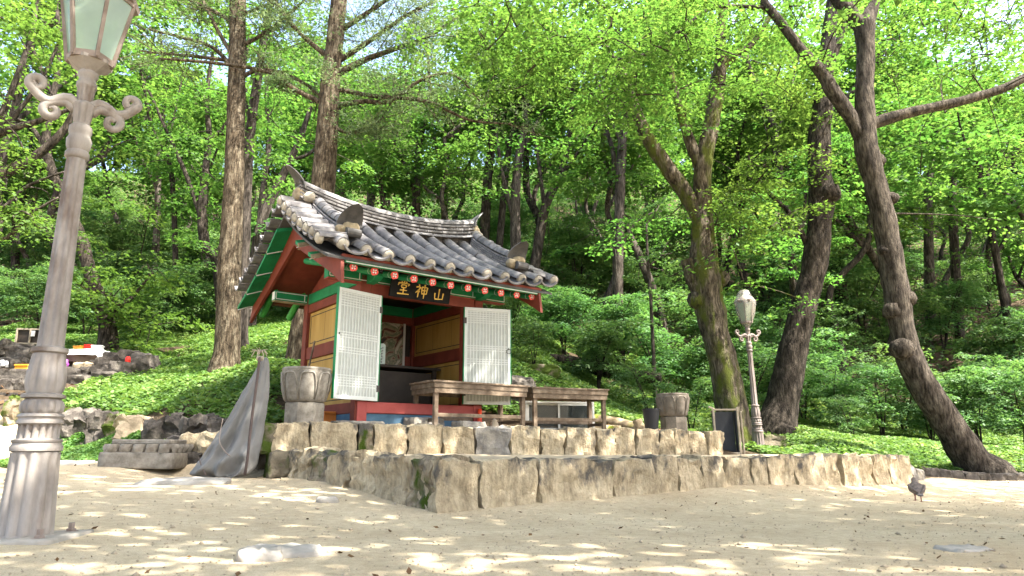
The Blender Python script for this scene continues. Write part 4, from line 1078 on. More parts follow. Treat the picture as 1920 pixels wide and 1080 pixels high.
# ------------------------------------------------------------------ street lamps
def lamp(base, H, Yd, lean, mat, label, glass=True, arm_az=math.radians(213), rz_=.3):
    """profile measured on the near lamp: (photo row, half width in pixels)"""
    t = empty('street_lamp', base, 0, label, 'street lamp', 'cast iron lantern posts', scale=H)
    t.rotation_euler = (0, lean, 0)
    Y0 = 4.2
    zb = P(45, 1003, Y0).z
    def zv(v): return P(100, v, Y0).z - zb
    def rw(px, v): return px * mpp(Y0, v)
    m = MB()
    m.lathe([(0, rw(50, 1000), 0), (.012, rw(49, 1000), 0), (zv(990), rw(46, 990), .12), (zv(850), rw(40, 850), .13), (zv(838), rw(40, 838), .0)], 96, nf=12, poly=None)
    angle_smooth(m.obj('base', mat, t), 35)
    def Lt(name, prof, nf=0, seg=48):
        if name in ('vase', 'bulb', 'capital', 'lantern_cup'):
            ts = np.arange(len(prof)); tt = np.linspace(0, len(prof) - 1, len(prof) * 4 - 3); A_ = np.array(prof, float); out_ = []
            for q_ in tt:
                i_ = min(int(q_), len(prof) - 2); f_ = q_ - i_; p0, p1, p2, p3 = A_[max(i_ - 1, 0)], A_[i_], A_[i_ + 1], A_[min(i_ + 2, len(prof) - 1)]
                out_.append(tuple(.5 * (2 * p1 + (p2 - p0) * f_ + (2 * p0 - 5 * p1 + 4 * p2 - p3) * f_ ** 2 + (3 * p1 - p0 - 3 * p2 + p3) * f_ ** 3)))
            prof = [(v_, r_, max(0, f_)) for v_, r_, f_ in out_]
        angle_smooth(MB().lathe([(zv(v), rw(r, v), fl) for v, r, fl in prof], seg, nf).obj(name, mat, t), 50)
    Lt('ring', [(838, 36, 0), (836, 42, 0), (828, 43, 0), (824, 40, 0), (821, 39, 0), (819, 41, 0), (815, 41, 0), (813, 36, 0)])
    Lt('drum', [(814, 35, 0), (812, 35, .16), (790, 34, .16), (787, 34, 0)], 16, 96)
    Lt('ring', [(787, 34, 0), (785, 38, 0), (780, 38, 0), (777, 35, 0), (775, 35, 0), (772, 38, 0), (769, 37, 0), (766, 33, 0)])
    Lt('bulb', [(766, 31, 0), (761, 35, .09), (752, 36, .14), (744, 33, .10), (739, 28, 0)], 12, 96)
    Lt('ring', [(739, 28, 0), (737, 36, 0), (732, 36, 0), (729, 30, 0)])
    Lt('vase', [(729, 28, 0), (720, 31, .09), (705, 33, .15), (685, 31, .15), (665, 28, .10), (655, 26, 0)], 10, 80)
    Lt('ring', [(655, 26, 0), (652, 30, 0), (645, 30, 0), (642, 24, 0)])
    Lt('shaft', [(642, 22.5, 0), (636, 22, .2), (300, 16.5, .2), (292, 16, 0)], 8, 96)
    Lt('ring', [(292, 16, 0), (288, 20, 0), (280, 20, 0), (276, 17, 0), (268, 20, 0), (256, 21, 0), (250, 18, 0), (246, 17, 0), (242, 19, 0), (232, 19, 0), (228, 15, 0)])
    Lt('capital', [(228, 14, 0), (222, 15, .2), (205, 18, .25), (192, 20, .2), (186, 14, 0)], 6, 72)
    Lt('neck', [(190, 13, 0), (170, 14, .15), (160, 15, .15), (157, 17, 0), (150, 17, 0), (147, 14, 0), (140, 14, 0), (137, 17, 0), (132, 17, 0), (129, 15, 0)], 10, 80)
    # scroll arms
    z0 = zv(203)
    for sgn, az in ((1, arm_az), (-1, arm_az + PI)):
        dx, dy = math.cos(az), math.sin(az)
        def pt(r, z): return (dx * r * 0.94, dy * r * 0.94, z0 + z * 1.0)
        a = MB()
        main = [pt(.03, .03), pt(.09, .075), pt(.15, .055), pt(.20, .03), pt(.26, .05), pt(.31, .10)]
        c = (.285, .135)
        main += [pt(c[0] + .048 * math.cos(q) * (1 - (q + .6) / 12), c[1] + .048 * math.sin(q) * (1 - (q + .6) / 12)) for q in np.linspace(-.3, 6.6, 14)]
        a.tube(main, [.034, .037, .034, .030, .029, .028] + list(np.linspace(.027, .015, 14)), 10, sub=2, flat=1.2)
        c = (.185, -.035)
        low = [pt(.05, .0), pt(.10, .045), pt(.16, .035)] + [pt(c[0] + .055 * math.cos(q) * (1 - (1.6 - q) / 13), c[1] + .055 * math.sin(q) * (1 - (1.6 - q) / 13)) for q in np.linspace(1.3, -5.6, 14)]
        a.tube(low, [.029] * 3 + list(np.linspace(.028, .016, 14)), 10, sub=2, flat=1.2)
        a.obj('scroll_arm', mat, t, smooth=True)
    # lantern: six sides, wider above
    zl0, zl1 = zv(112), zv(-8)
    r0, r1 = rw(38, 112) , rw(60, 0)
    MB().lathe([(zv(131), rw(15, 130), 0), (zv(127), rw(19, 126), 0), (zv(115), rw(38, 115), 0), (zv(110), rw(39, 110), 0)], 48, poly=6, mat=Matrix.Rotation(rz_, 4, 'Z')).obj('lantern_cup', mat, t)
    six = [(math.cos(rz_ + k * PI / 3), math.sin(rz_ + k * PI / 3)) for k in range(6)]
    for k in range(6):
        (ax, ay), (bx, by) = six[k], six[(k + 1) % 6]
        f = MB()
        f.beam((ax * r0, ay * r0, zl0), (ax * r1, ay * r1, zl1), .022, .022)
        f.beam((ax * r0, ay * r0, zl0 + .014), (bx * r0, by * r0, zl0 + .014), .016, .045)
        f.beam((ax * r1, ay * r1, zl1 - .008), (bx * r1, by * r1, zl1 - .008), .016, .035)
        f.obj('lantern_frame', 'lamp_rust' if glass else mat, t)
        q = .985
        MB().add([(ax * r0 * q, ay * r0 * q, zl0 + .03), (bx * r0 * q, by * r0 * q, zl0 + .03), (bx * r1 * q, by * r1 * q, zl1 - .02), (ax * r1 * q, ay * r1 * q, zl1 - .02)], [(0, 1, 2, 3)]).obj('pane', 'lantern_glass', t)
    m = MB(); m.lathe([(zl1, r1 * 1.16, 0), (zl1 + .035, r1 * 1.2, 0), (zl1 + .05, r1 * 1.05, 0), (zl1 + .15, r1 * .5, 0), (zl1 + .19, r1 * .22, 0), (zl1 + .24, r1 * .16, 0), (zl1 + .26, .004, 0)], 48, poly=6, mat=Matrix.Rotation(rz_, 4, 'Z'))
    m.obj('lantern_roof', 'lamp_rust' if glass else mat, t)
    return t, zl0, zl1, r1, zv
bl = P(46, 1003, 4.2)
lamp((bl.x, 4.2, bl.z - .03), 1.0, 4.2, -0.012, 'lamp_paint', 'tall pale lantern post in the left foreground')
slab = empty('lamp_footing', (bl.x, 4.2, bl.z - .06), .1, 'cracked concrete footing with bolts under the near lamp', 'footing')
obj('slab', stone_mesh('slab', .58, .52, .12, 8, 'concrete', .15, .03, CT8), slab, (0, -.02, .0))
obj('slab', stone_mesh('slab', .86, .74, .12, 18, 'concrete', .5, .08, CT8), slab, (.03, -.07, -.085))
for x, y in ((.17, -.17), (-.17, -.17), (.17, .17), (-.17, .17)):
    MB().lathe([(.05, .028, 0), (.075, .028, 0), (.078, .018, 0), (.11, .018, 0)], 6).obj('bolt', 'lamp_rust', slab, (x, y, 0))
    MB().lathe([(.045, .04, 0), (.062, .04, 0)], 12).obj('washer', 'lamp_rust', slab, (x, y, 0))
br = G(1424, 14.5, 848)
H2 = (P(1395, 548, 14.5).z - br.z) / 3.78
far, zl0, zl1, r1, zv = lamp((br.x, br.y, br.z - .02), H2, 14.5, -.02, 'lamp_brown', 'distant brown lamp post whose lantern is wrapped in plastic', glass=False, arm_az=math.radians(190), rz_=.1)
bag = MB(); V = []; Fc = []; seg = 32
prof = [(zl0 - .10, .06), (zl0 - .05, .10), (zl0 + .05, .155), (zl0 + .2, .215), (zl1 - .08, .25), (zl1 + .03, .262), (zl1 + .10, .22), (zl1 + .2, .16), (zl1 + .29, .12), (zl1 + .31, .06)]
for j, (z, r) in enumerate(prof):
    for k in range(seg):
        a = 2 * PI * k / seg
        hx = ((a - .1 + PI / 6) % (PI / 3)) - PI / 6; rr = r * .97 * (math.cos(PI / 6) / math.cos(((a - .1) % (PI / 3)) - PI / 6)) * (1 + .03 * math.sin(11 * a - j)) * 1.1 + .012 * mnoise.noise(Vector((math.cos(a) * 3, math.sin(a) * 3, z * 6)))
        V.append((rr * math.cos(a), rr * math.sin(a), z))
for j in range(len(prof) - 1):
    for k in range(seg): Fc.append((j * seg + k, j * seg + (k + 1) % seg, (j + 1) * seg + (k + 1) % seg, (j + 1) * seg + k))
Fc.append(tuple((len(prof) - 1) * seg + k for k in range(seg)))
bo = bag.add(V, Fc).obj('plastic_bag', 'bag_plastic', None, smooth=True)
bo.location = far.location; bo.rotation_euler = far.rotation_euler; bo.scale = far.scale
tag(bo, 'dusty clear plastic bag pulled over the far lantern', 'plastic bag')

# ------------------------------------------------------------------ small things about the shrine
def on_terr(u, v, y, dz=0.0):
    p = P(u, v, y); return Vector((p.x, y, p.z + dz))
# display cabinet with sliding glass
cb = empty('glass_cabinet', P(985, 800, 12.55), math.radians(14), 'low white-framed glass cabinet standing behind the wooden tables', 'cabinet')
cb.location.z = .83
w, h, dp = 1.32, .56, .42
MB().box(0, w, .02, dp, .0, .03).obj('floor_board', 'alu', cb); MB().box(0, w, 0, dp, h - .03, h).obj('top_board', 'alu', cb)
MB().box(0, w, dp - .02, dp - .001, .031, h - .031).obj('back_board', 'black_panel', cb)
for x in (0, w - .04): MB().box(x, x + .04, .0, dp - .022, .031, h - .031).obj('side', 'alu', cb)
for k, (x0_, x1_, y) in enumerate(((.045, .68, .035), (.62, w - .045, .008))):
    f = MB()
    for a, b_ in ((x0_, x0_ + .035), (x1_ - .035, x1_)): f.box(a, b_, y, y + .02, .033, h - .033)
    f.box(x0_ + .036, x1_ - .036, y, y + .02, .033, .085); f.box(x0_ + .036, x1_ - .036, y, y + .02, h - .07, h - .033)
    o = f.obj('sliding_door', 'alu', cb)
    MB().box(x0_ + .037, x1_ - .037, y + .008, y + .012, .087, h - .072).obj('pane', 'cabinet_glass', o)
# jars, red candle, stepping stones, planter, broom
jp = P(927, 804, 11.25); j = empty('ceramic_jar', (jp.x, jp.y, .845), 0, 'small pale ceramic jar on the ground below the table', 'jar')
MB().lathe([(0, .045, 0), (.02, .06, 0), (.08, .068, 0), (.12, .058, 0), (.135, .045, 0), (.15, .05, 0)], 20).obj('body', 'ceramic', j, smooth=True)
MB().lathe([(.151, .052, 0), (.158, .05, 0), (.17, .015, 0), (.185, .012, 0)], 16).obj('lid', 'ceramic', j, smooth=True)
ep = P(899, 800, 11.35); j = empty('votive_candle', (ep.x, ep.y, .84), 0, 'tall orange red votive candle with a white foot beside the jar', 'candle')
MB().lathe([(.06, .03, 0), (.065, .04, 0), (.10, .042, 0), (.22, .036, 0), (.34, .034, 0), (.345, .02, 0)], 18).obj('wax', 'red_lacquer', j, smooth=True)
MB().lathe([(0, .055, 0), (.02, .06, 0), (.05, .045, 0), (.059, .03, 0)], 18).obj('foot', 'cloth_white', j, smooth=True)
for (u, v, y, w_, h_, lab) in ((795, 800, 10.6, .58, .20, 'flat stepping stone before the shrine door sill'), (879, 806, 10.55, .44, .13, 'dark flat stepping stone beside the ceramic jar'), (672, 803, 10.2, .75, .12, 'long dark foundation stone under the left corner post')):
    p = P(u, v, y); me = stone_mesh('stepping_stone', w_, .36, h_, int(u), 'wall_stone_grey', .5, .07, CT8)
    o = obj('stepping_stone', me, None, (p.x, y, .86 + h_ * .25), (0, 0, SA)); tag(o, lab, 'stone')
pp = P(615, 795, 10.75); pl = empty('planter_box', (pp.x, pp.y, .862), SA, 'orange terracotta planter box at the left wall of the shrine', 'planter')
m = MB(); m.prism([(-.17, 0), (.17, 0), (.21, .24), (-.21, .24)], -.13, .13, 'y'); m.obj('body', 'terracotta', pl)
MB().box(-.235, .235, -.15, .15, .205, .25, bev=.01).obj('rim', 'terracotta', pl)
a, b_ = P(579, 722, 11.0), P(590, 640, 11.35)
st = empty('broom', (a.x, a.y, .87), 0, 'pale broom handle leaning against the left wall of the shrine', 'broom')
o3 = Vector((a.x, a.y, .87))
MB().tube([Vector((-.12, -.1, .12)), b_ - o3], .016, 8).obj('handle', 'old_wood', st)
MB().tube([Vector((-.19, -.16, .0)), Vector((-.15, -.13, .06)), Vector((-.12, -.1, .13))], [.08, .06, .02], 10, rough=.2, fr=20, flat=.4).obj('brush', 'frame_wood', st)
# bucket, frame stand, log
bp = P(1222, 806, 12.9); bk = empty('bucket', (bp.x, bp.y, P(1222, 806, 12.9).z - .03), 0, 'black plastic bucket standing beside the brown stone bowl', 'bucket')
MB().lathe([(0, .115, 0), (.40, .155, 0), (.40, .148, 0), (.02, .108, 0), (.02, .002, 0)], 28, cap=False).obj('body', 'plastic_black', bk)
MB().lathe([(.385, .156, 0), (.388, .165, 0), (.412, .165, 0), (.412, .150, 0)], 28, cap=False).obj('rim', 'plastic_black', bk)
fa = P(1342, 850, 12.3); fs = empty('frame_stand', (fa.x, fa.y, .46), math.radians(-8), 'upturned black tray in a weathered frame leaning by the mossy tree', 'frame')
q = mpp(12.3, 800)
FW, FH, FD = 44 * q, 84 * q, .26
tl = Matrix.Rotation(math.radians(-6), 4, 'X')
m = MB().box(.02, FW - .02, FD - .02, FD, .02, FH - .02, mat=tl); m.obj('panel', 'black_panel', fs)
m = MB().box(FW - .018, FW - .002, .03, FD - .022, .02, FH - .02, mat=tl); m.obj('side_panel', 'black_panel', fs)
def bar(x0_, x1_, y0_, y1_, z0_, z1_): MB().box(x0_, x1_, y0_, y1_, z0_, z1_, bev=.004, mat=tl).obj('bar', 'frame_wood', fs)
bar(0, .035, 0, .03, 0, FH); bar(FW, FW + .035, 0, .03, 0, FH + .03); bar(FW + .002, FW + .034, FD - .02, FD + .02, 0, FH); bar(.036, FW - .001, .002, .028, FH - .03, FH); bar(.036, FW - .001, .002, .028, 0, .03)
bar(0.002, .033, .031, FD - .001, FH - .03, FH - .003); bar(FW + .003, FW + .032, .031, FD - .021, FH - .03, FH - .003); bar(FW + .003, FW + .032, .031, FD - .021, .003, .03); bar(FW + .1, FW + .128, FD - .03, FD + .02, 0.02, FH - .01)
MB().tube([(.0, .0, FH + .01), (-.10, -.02, FH + .05)], .014, 8, mat=None if 0 else None) if 0 else MB().tube([(.02, .0, FH - .01), (-.09, -.12, FH + .02)], .014, 8).obj('handle', 'frame_wood', fs)
pts = [P(1090, 788, 14.0), P(1120, 786, 14.2), P(1180, 800, 14.0), P(1225, 818, 13.6)]
lg = empty('fallen_log', pts[0], 0, 'pale rotting log lying on the slope behind the tables', 'log')
MB().tube([p - pts[0] for p in pts], [.05, .10, .12, .11], 14, rough=.16, fr=3, sub=5).obj('trunk', 'log_bark', lg, smooth=True)
MB().tube([P(1075, 800, 13.9) - pts[0], P(1120, 806, 13.8) - pts[0], P(1165, 806, 13.7) - pts[0]], [.09, .12, .08], 14, rough=.16, fr=3, sub=5).obj('split_half', 'log_bark', lg, smooth=True)
p = P(1200, 800, 13.7); o = obj('stump', MB().tube([p - p, Vector((-.02, 0, .14)), Vector((-.05, 0, .26))], [.14, .11, .08], 12, rough=.25, fr=4, sub=3).mesh('stump', 'log_bark', True), None, p - Vector((0, 0, .12))); tag(o, 'short broken stump left of the black bucket', 'stump')
pts = [P(1030, 668, 19.5), P(1080, 676, 19.5), P(1130, 690, 19.3), P(1190, 702, 19), P(1240, 705, 18.8)]
o = obj('fallen_log', MB().tube([p - pts[0] for p in pts], [.12, .18, .2, .2, .12], 14, rough=.14, fr=2, sub=5).mesh('fallen_log', 'bark_dark', True), None, pts[0] - Vector((0, 0, .05))); tag(o, 'dark fallen trunk lying in the shade up the slope', 'log')

# ------------------------------------------------------------------ rocks
def rock(u, v, y, w, h, d, mat, label, seed, parent=None, group=None, rz_=None, drop=.25, tpl=CT5, rnd=.55, amp=.10, ground=True):
    p = P(u, v, y); z = hz(p.x, y) if ground else p.z
    me = stone_mesh('rock', w, d, h, seed, mat, rnd, amp, tpl)
    rz2 = random.Random(seed).uniform(-.3, .3) if rz_ is None else rz_
    if parent is not None:
        return obj('rock', me, parent, Vector((p.x, y, z + h * (.5 - drop))) - parent.location, (0, 0, rz2))
    o = obj('rock', me, None, (p.x, y, z + h * (.5 - drop)), (0, 0, rz2)); return tag(o, label, 'rock', group)
# garden edge wall on the left
ew = empty('garden_edge', (P(300, 815, 10.9).x, 10.9, .7), 0, 'row of mixed boulders edging the green bank on the left', 'stone wall')
for i, (u0, u1, vt, vb, y, m) in enumerate([(455, 486, 782, 815, 9.7, 'field_rock'), (388, 425, 783, 822, 10.0, 'field_rock'), (338, 388, 782, 822, 10.2, 'field_rock'), (268, 338, 790, 828, 10.6, 'field_rock'), (318, 336, 775, 800, 10.9, 'field_rock'),
     (222, 285, 783, 825, 11.1, 'field_rock_tan'), (198, 232, 780, 822, 11.5, 'field_rock_moss'), (165, 200, 774, 822, 11.9, 'field_rock'), (122, 170, 770, 815, 12.3, 'field_rock'), (102, 128, 768, 812, 12.6, 'field_rock_moss'), (14, 50, 745, 785, 13.4, 'field_rock_moss')]):
    a, b_ = P(u0, vt, y), P(u1, vb, y)
    me = stone_mesh('rock', b_.x - a.x, .5, a.z - b_.z + .15, 200 + i, m, .4, .15, CT8)
    obj('rock', me, ew, Vector(((a.x + b_.x) / 2, y + .12, (a.z + b_.z) / 2 - .07)) - ew.location, (0, 0, .35))
sw = empty('low_stone_row', (P(370, 835, 9.5).x, 9.5, .4), 0, 'short lower row of pale stones behind the tarpaulin', 'stone wall')
for i, (u0, u1, vt, vb, y, m) in enumerate([(312, 345, 818, 858, 9.7, 'field_rock'), (338, 372, 812, 862, 9.6, 'wall_stone'), (372, 400, 810, 865, 9.55, 'wall_stone'), (330, 372, 848, 880, 9.4, 'field_rock'), (398, 440, 812, 870, 9.6, 'wall_stone'), (372, 400, 855, 885, 9.45, 'field_rock')]):
    a, b_ = P(u0, vt, y), P(u1, vb, y)
    me = stone_mesh('stone', b_.x - a.x - .01, .4, a.z - b_.z + .05, 240 + i, m, .4, .08, CT8)
    obj('stone', me, sw, Vector(((a.x + b_.x) / 2, y + .1, (a.z + b_.z) / 2 - .03)) - sw.location, (0, 0, .2))
# dry stone wall with offerings, upper left
ow = empty('dry_stone_wall', (P(180, 690, 16.5).x, 16.5, 2.0), 0, 'dark dry stone wall with offerings at the upper left', 'stone wall')
rq = random.Random(11)
for i, (u0, u1, vt, vb, y) in enumerate([(60, 115, 668, 700, 16.9), (112, 138, 680, 705, 16.6), (132, 172, 668, 688, 16.6), (170, 200, 665, 690, 16.5), (195, 226, 664, 682, 16.5), (222, 250, 658, 690, 16.4), (248, 282, 664, 694, 16.3), (140, 170, 682, 698, 16.2), (146, 172, 690, 708, 16.1), (174, 206, 686, 700, 16.1), (208, 248, 680, 700, 16.1), (112, 165, 704, 725, 15.8), (106, 146, 690, 712, 16.0), (170, 200, 676, 690, 16.4), (182, 222, 670, 684, 16.3), (0, 60, 650, 680, 17.0), (-10, 40, 672, 700, 16.6), (20, 62, 648, 672, 17.2), (176, 215, 697, 708, 15.9), (0, 30, 712, 738, 15.3), (15, 40, 712, 736, 15.3), (36, 52, 712, 738, 15.3), (-12, 10, 640, 668, 17)]):
    a, b_ = P(u0, vt, y), P(u1, vb, y)
    me = stone_mesh('rock', b_.x - a.x + .02, .5, a.z - b_.z + .1, 300 + i, 'field_rock' if i != 7 else 'field_rock_tan', .6, .10, CT5)
    obj('rock', me, ow, Vector(((a.x + b_.x) / 2, y + .15, (a.z + b_.z) / 2 - .03)) - ow.location, (rq.uniform(-.1, .1), rq.uniform(-.12, .12), rq.uniform(-.2, .2)))
sp = empty('stone_steps', (P(20, 740, 14.6).x, 14.6, 1.2), 0, 'rough stone steps climbing past the lamp at the left edge', 'steps')
for i, (u0, u1, vt, vb, y) in enumerate([(-60, 62, 692, 702, 15.7), (-60, 58, 703, 714, 15.5), (-50, 64, 737, 749, 14.9), (-50, 50, 750, 762, 14.6), (-50, 44, 764, 776, 14.3), (-50, 30, 778, 790, 14.0)]):
    a, b_ = P(u0, vt, y), P(u1, vb, y)
    obj('step', stone_mesh('step', b_.x - a.x, .6, a.z - b_.z + .12, 350 + i, 'field_rock', .3, .05, CT8), sp, Vector(((a.x + b_.x) / 2, y + .3, (a.z + b_.z) / 2 - .05)) - sp.location)
# loose stones in the yard
for i, (u, v, y, w_, h_, m, lab) in enumerate([(530, 1042, 0, .42, .09, 'concrete', 'half buried grey rock in the sand at the bottom centre left'), (480, 1052, 0, .22, .06, 'concrete', 'small half buried stone left of the bigger grey rock in the sand'), (340, 905, 0, .95, .09, 'concrete', 'wide flat pale stone sunk in the sand before the tarpaulin'), (612, 942, 0, .20, .05, 'concrete', 'small grey stone in the sand near the wall corner'), (758, 938, 0, .16, .15, 'wall_stone', 'small wedge stone leaning on the wall near its corner'), (1690, 900, 0, .52, .27, 'wall_stone_grey', 'rounded rough stone at the right end of the low wall'), (1726, 900, 0, .2, .2, 'wall_stone_grey', 'small stone beside the rounded one at the wall end'), (1815, 1032, 0, .3, .035, 'concrete', 'flat stone worn into the sand at the right'), (130, 870, 0, 1.1, .08, 'concrete', 'flat paving stone sunk in the path behind the near lamp')]):
    k = ray(u, v); t_ = 8.0
    for _ in range(40): t_ = (EYE - hz(k[0] * t_, k[1] * t_)) / -k[2] * .5 + t_ * .5
    me = stone_mesh('rock', w_, w_ * .7, h_ * 2, 400 + i, m, .8, .09, CT8)
    o = obj('rock', me, None, (k[0] * t_, k[1] * t_ + .05, hz(k[0] * t_, k[1] * t_) - h_ * (.55 if w_ > .25 and h_ < .2 else .1)), (0, 0, .3)); tag(o, lab, 'rock')
kb = empty('kerb_stones', (KERB[0].x, KERB[0].y, 0), 0, 'line of flat dark kerb stones at the edge of the green bank on the right', 'kerb')
for i in range(13):
    u = 1715 + i * 24; y = 13.3 + .03 * i; p = P(u, 890, y)
    obj('stone', stone_mesh('stone', 24 * mpp(y) * 1.1, .35, .2, 500 + i, 'field_rock', .5, .09), kb, Vector((p.x, y, hz(p.x, y) + .02)) - kb.location, (0, 0, rq.uniform(-.2, .2)))
p = P(958, 716, 15.0); o = obj('boulder', stone_mesh('boulder', 1.0, .9, .62, 61, 'field_rock', .8, .09, CT8), None, (p.x, 15.0, hz(p.x, 15.0) + .18)); tag(o, 'large dark boulder on the slope behind the right door', 'rock')
p = P(1445, 820, 15.2); o = obj('boulder', stone_mesh('boulder', .5, .5, .5, 62, 'field_rock_moss', .8, .09, CT8), None, (p.x, 15.2, hz(p.x, 15.2) + .12)); tag(o, 'mossy boulder at the foot of the far lamp post', 'rock')
p = P(1015, 688, 17.0); o = obj('boulder', stone_mesh('boulder', .9, .5, .35, 63, 'field_rock_moss', .8, .09, CT8), None, (p.x, 17.0, hz(p.x, 17.0) + .1)); tag(o, 'low moss covered rock above the wooden tables', 'rock')

# offerings on the dry stone wall
p = P(160, 658, 16.7); ct = empty('offering_table', p, 0, 'low table under a white cloth on the dry stone wall', 'table')
V = []; Fc = []; nx, ny = 26, 12; wx, wy = 1.15, .8
for j in range(ny + 1):
    for i in range(nx + 1):
        x = (i / nx - .5) * wx * 1.25; y = (j / ny - .5) * wy * 1.25
        ox = max(0, abs(x) - wx / 2); oy = max(0, abs(y) - wy / 2)
        V.append((x - math.copysign(ox * .6, x), y - math.copysign(oy * .6, y), .0 - (ox + oy) * 1.5 + .03 * mnoise.noise(Vector((x * 5, y * 5, 1)))))
for j in range(ny):
    for i in range(nx): Fc.append((j * (nx + 1) + i, j * (nx + 1) + i + 1, (j + 1) * (nx + 1) + i + 1, (j + 1) * (nx + 1) + i))
MB().add(V, Fc).obj('cloth', 'cloth_white', ct, smooth=True)
MB().box(-.54, .54, -.37, .37, -.30, -.035).obj('tabletop', 'old_wood_dark', ct)
def small_box(u, v, y, w_, h_, mat, name, lab, cat):
    p = P(u, v, y); t = empty(name, p, rq.uniform(-.4, .4), lab, cat)
    MB().box(-w_ / 2, w_ / 2, -w_ * .35, w_ * .35, 0, h_ * .72, bev=.01).obj('body', mat, t)
    MB().box(-w_ * .54, w_ * .54, -w_ * .39, w_ * .39, h_ * .72, h_, bev=.008).obj('lid', mat, t); return t
small_box(165, 655, 16.7, .16, .12, 'plastic_red', 'offering_box', 'red wrapped offering on the white cloth', 'box')
small_box(182, 657, 16.6, .24, .12, 'cloth_white', 'offering_box', 'white packet on the right end of the cloth', 'box')
small_box(148, 655, 16.7, .22, .08, 'plastic_orange', 'offering_box', 'flat orange offering on the white cloth', 'box')
small_box(45, 696, 16.0, .32, .15, 'plastic_orange', 'crate', 'small orange plastic crate on the stone steps', 'crate')
p = P(117, 694, 16.2); t = empty('purple_pot', p, 0, 'purple plastic pot with lid behind the near lamp', 'pot')
MB().lathe([(0, .09, 0), (.02, .10, 0), (.13, .115, 0), (.15, .125, 0)], 20).obj('body', 'plastic_purple', t, smooth=True); MB().lathe([(.151, .12, 0), (.19, .09, 0), (.25, .085, 0), (.27, .03, 0)], 20).obj('lid', 'plastic_purple', t, smooth=True)
p = P(239, 681, 16.1); t = empty('red_bottle', p, 0, 'red bottle standing on the dry stone wall', 'bottle')
MB().lathe([(0, .05, 0), (.01, .06, 0), (.12, .06, 0), (.16, .03, 0)], 16).obj('body', 'plastic_red', t, smooth=True); MB().lathe([(.161, .022, 0), (.19, .022, 0), (.195, .026, 0), (.215, .026, 0)], 12).obj('cap', 'plastic_black', t)
p = P(8, 684, 16.6); o = obj('folded_cloth', stone_mesh('folded_cloth', .42, .3, .2, 88, 'cloth_white', .7, .16, CT8), None, p); tag(o, 'crumpled white cloth on the wall at the left edge', 'cloth')
p = P(26, 645, 18.0); t = empty('black_cage', p, .1, 'small black cage in a grey frame on the stones at the left edge', 'cage')
q = mpp(18, 640); cw, chh = 46 * q, 30 * q
MB().box(.03, cw - .03, .05, .5, .03, chh - .03).obj('inside', 'interior_dark', t)
for (a_, b2, c2, d2) in ((0, .04, 0, chh), (cw - .04, cw, 0, chh), (.041, cw - .041, 0, .04), (.041, cw - .041, chh - .04, chh), (cw * .52, cw * .52 + .04, .041, chh - .041)): MB().box(a_, b2, 0, .045, c2, d2, bev=.004).obj('frame_bar', 'frame_wood', t)
MB().box(cw * .6, cw * .75, -.012, -.002, chh * .5, chh * .85).obj('notice', 'cloth_white', t)

# ------------------------------------------------------------------ pigeon
def pigeon():
    p = P(1722, 941, 1); k = ray(1722, 941); t_ = EYE / -k[2]; base = Vector((k[0] * t_, k[1] * t_, 0))
    s = 1.0; t = empty('pigeon', (base.x, base.y, 0), math.radians(-22), 'brown grey pigeon walking on the sand, seen from behind', 'pigeon')
    m = MB(); prof = [(-.18, .145, .006), (-.15, .15, .022), (-.10, .16, .04), (-.05, .175, .058), (.0, .19, .069), (.05, .20, .066), (.085, .215, .053), (.105, .24, .036), (.12, .262, .030), (.14, .276, .031), (.158, .278, .026), (.172, .274, .012)]
    # body lies along +y (walks away), raised chest
    V = []; Fc = []; seg = 20
    for y, z, r in prof:
        for q in range(seg):
            a = 2 * PI * q / seg; f = .5 if y < -.12 else (.85 if y < .06 else 1)
            V.append((r * math.cos(a) * (1.22 if y < .08 else .95), y, z + r * math.sin(a) * f))
    for j in range(len(prof) - 1):
        for q in range(seg): Fc.append((j * seg + q, j * seg + (q + 1) % seg, (j + 1) * seg + (q + 1) % seg, (j + 1) * seg + q))
    Fc += [tuple(range(seg)), tuple((len(prof) - 1) * seg + q for q in reversed(range(seg)))]
    m.add(V, Fc).obj('body', 'feather', t, smooth=True)
    for sx in (-1, 1):
        w = MB(); w.tube([(sx * .055, .06, .215), (sx * .068, .0, .205), (sx * .055, -.07, .185), (sx * .028, -.14, .165), (sx * .012, -.175, .155)], [.02, .034, .032, .018, .005], 12, flat=.5, sub=3)
        w.obj('wing', 'feather', t, smooth=True)
    MB().tube([(0, -.12, .155), (0, -.17, .14), (0, -.215, .128)], [.03, .034, .03], 10, flat=.25, sub=2).obj('tail', 'feather_dark', t, smooth=True)
    MB().tube([(0, .168, .275), (0, .19, .270), (0, .205, .262)], [.009, .006, .002], 8).obj('beak', 'feather_dark', t, smooth=True)
    for sx in (-1, 1):
        b = MB(); b.lathe([(-.004, .001, 0), (-.002, .004, 0), (.002, .004, 0), (.004, .001, 0)], 8, mat=Matrix.Translation((sx * .026, .15, .284)) @ Matrix.Rotation(PI / 2, 4, 'Y')); b.obj('eye', 'line_black', t, smooth=True)
    for sx, dy, lift_ in ((-1, .02, .012), (1, -.03, 0.0)):
        L = MB(); x = sx * .026
        L.tube([(x, .0, .145), (x, dy * .4 - .015, .085), (x, dy, .012 + lift_)], [.016, .007, .006], 8, sub=2)
        for ang in (-.5, 0, .5, PI): L.tube([(x, dy, .008 + lift_), (x + math.sin(ang) * .022, dy + math.cos(ang) * .022, .007 + lift_), (x + math.sin(ang) * .036, dy + math.cos(ang) * .036, .003 + lift_)], [.006, .004, .002], 6)
        L.obj('leg', 'bird_leg', t, smooth=True).scale.z = .66
    for c in t.children:
        if not c.name.startswith('leg'): c.location.z = -.05
pigeon()

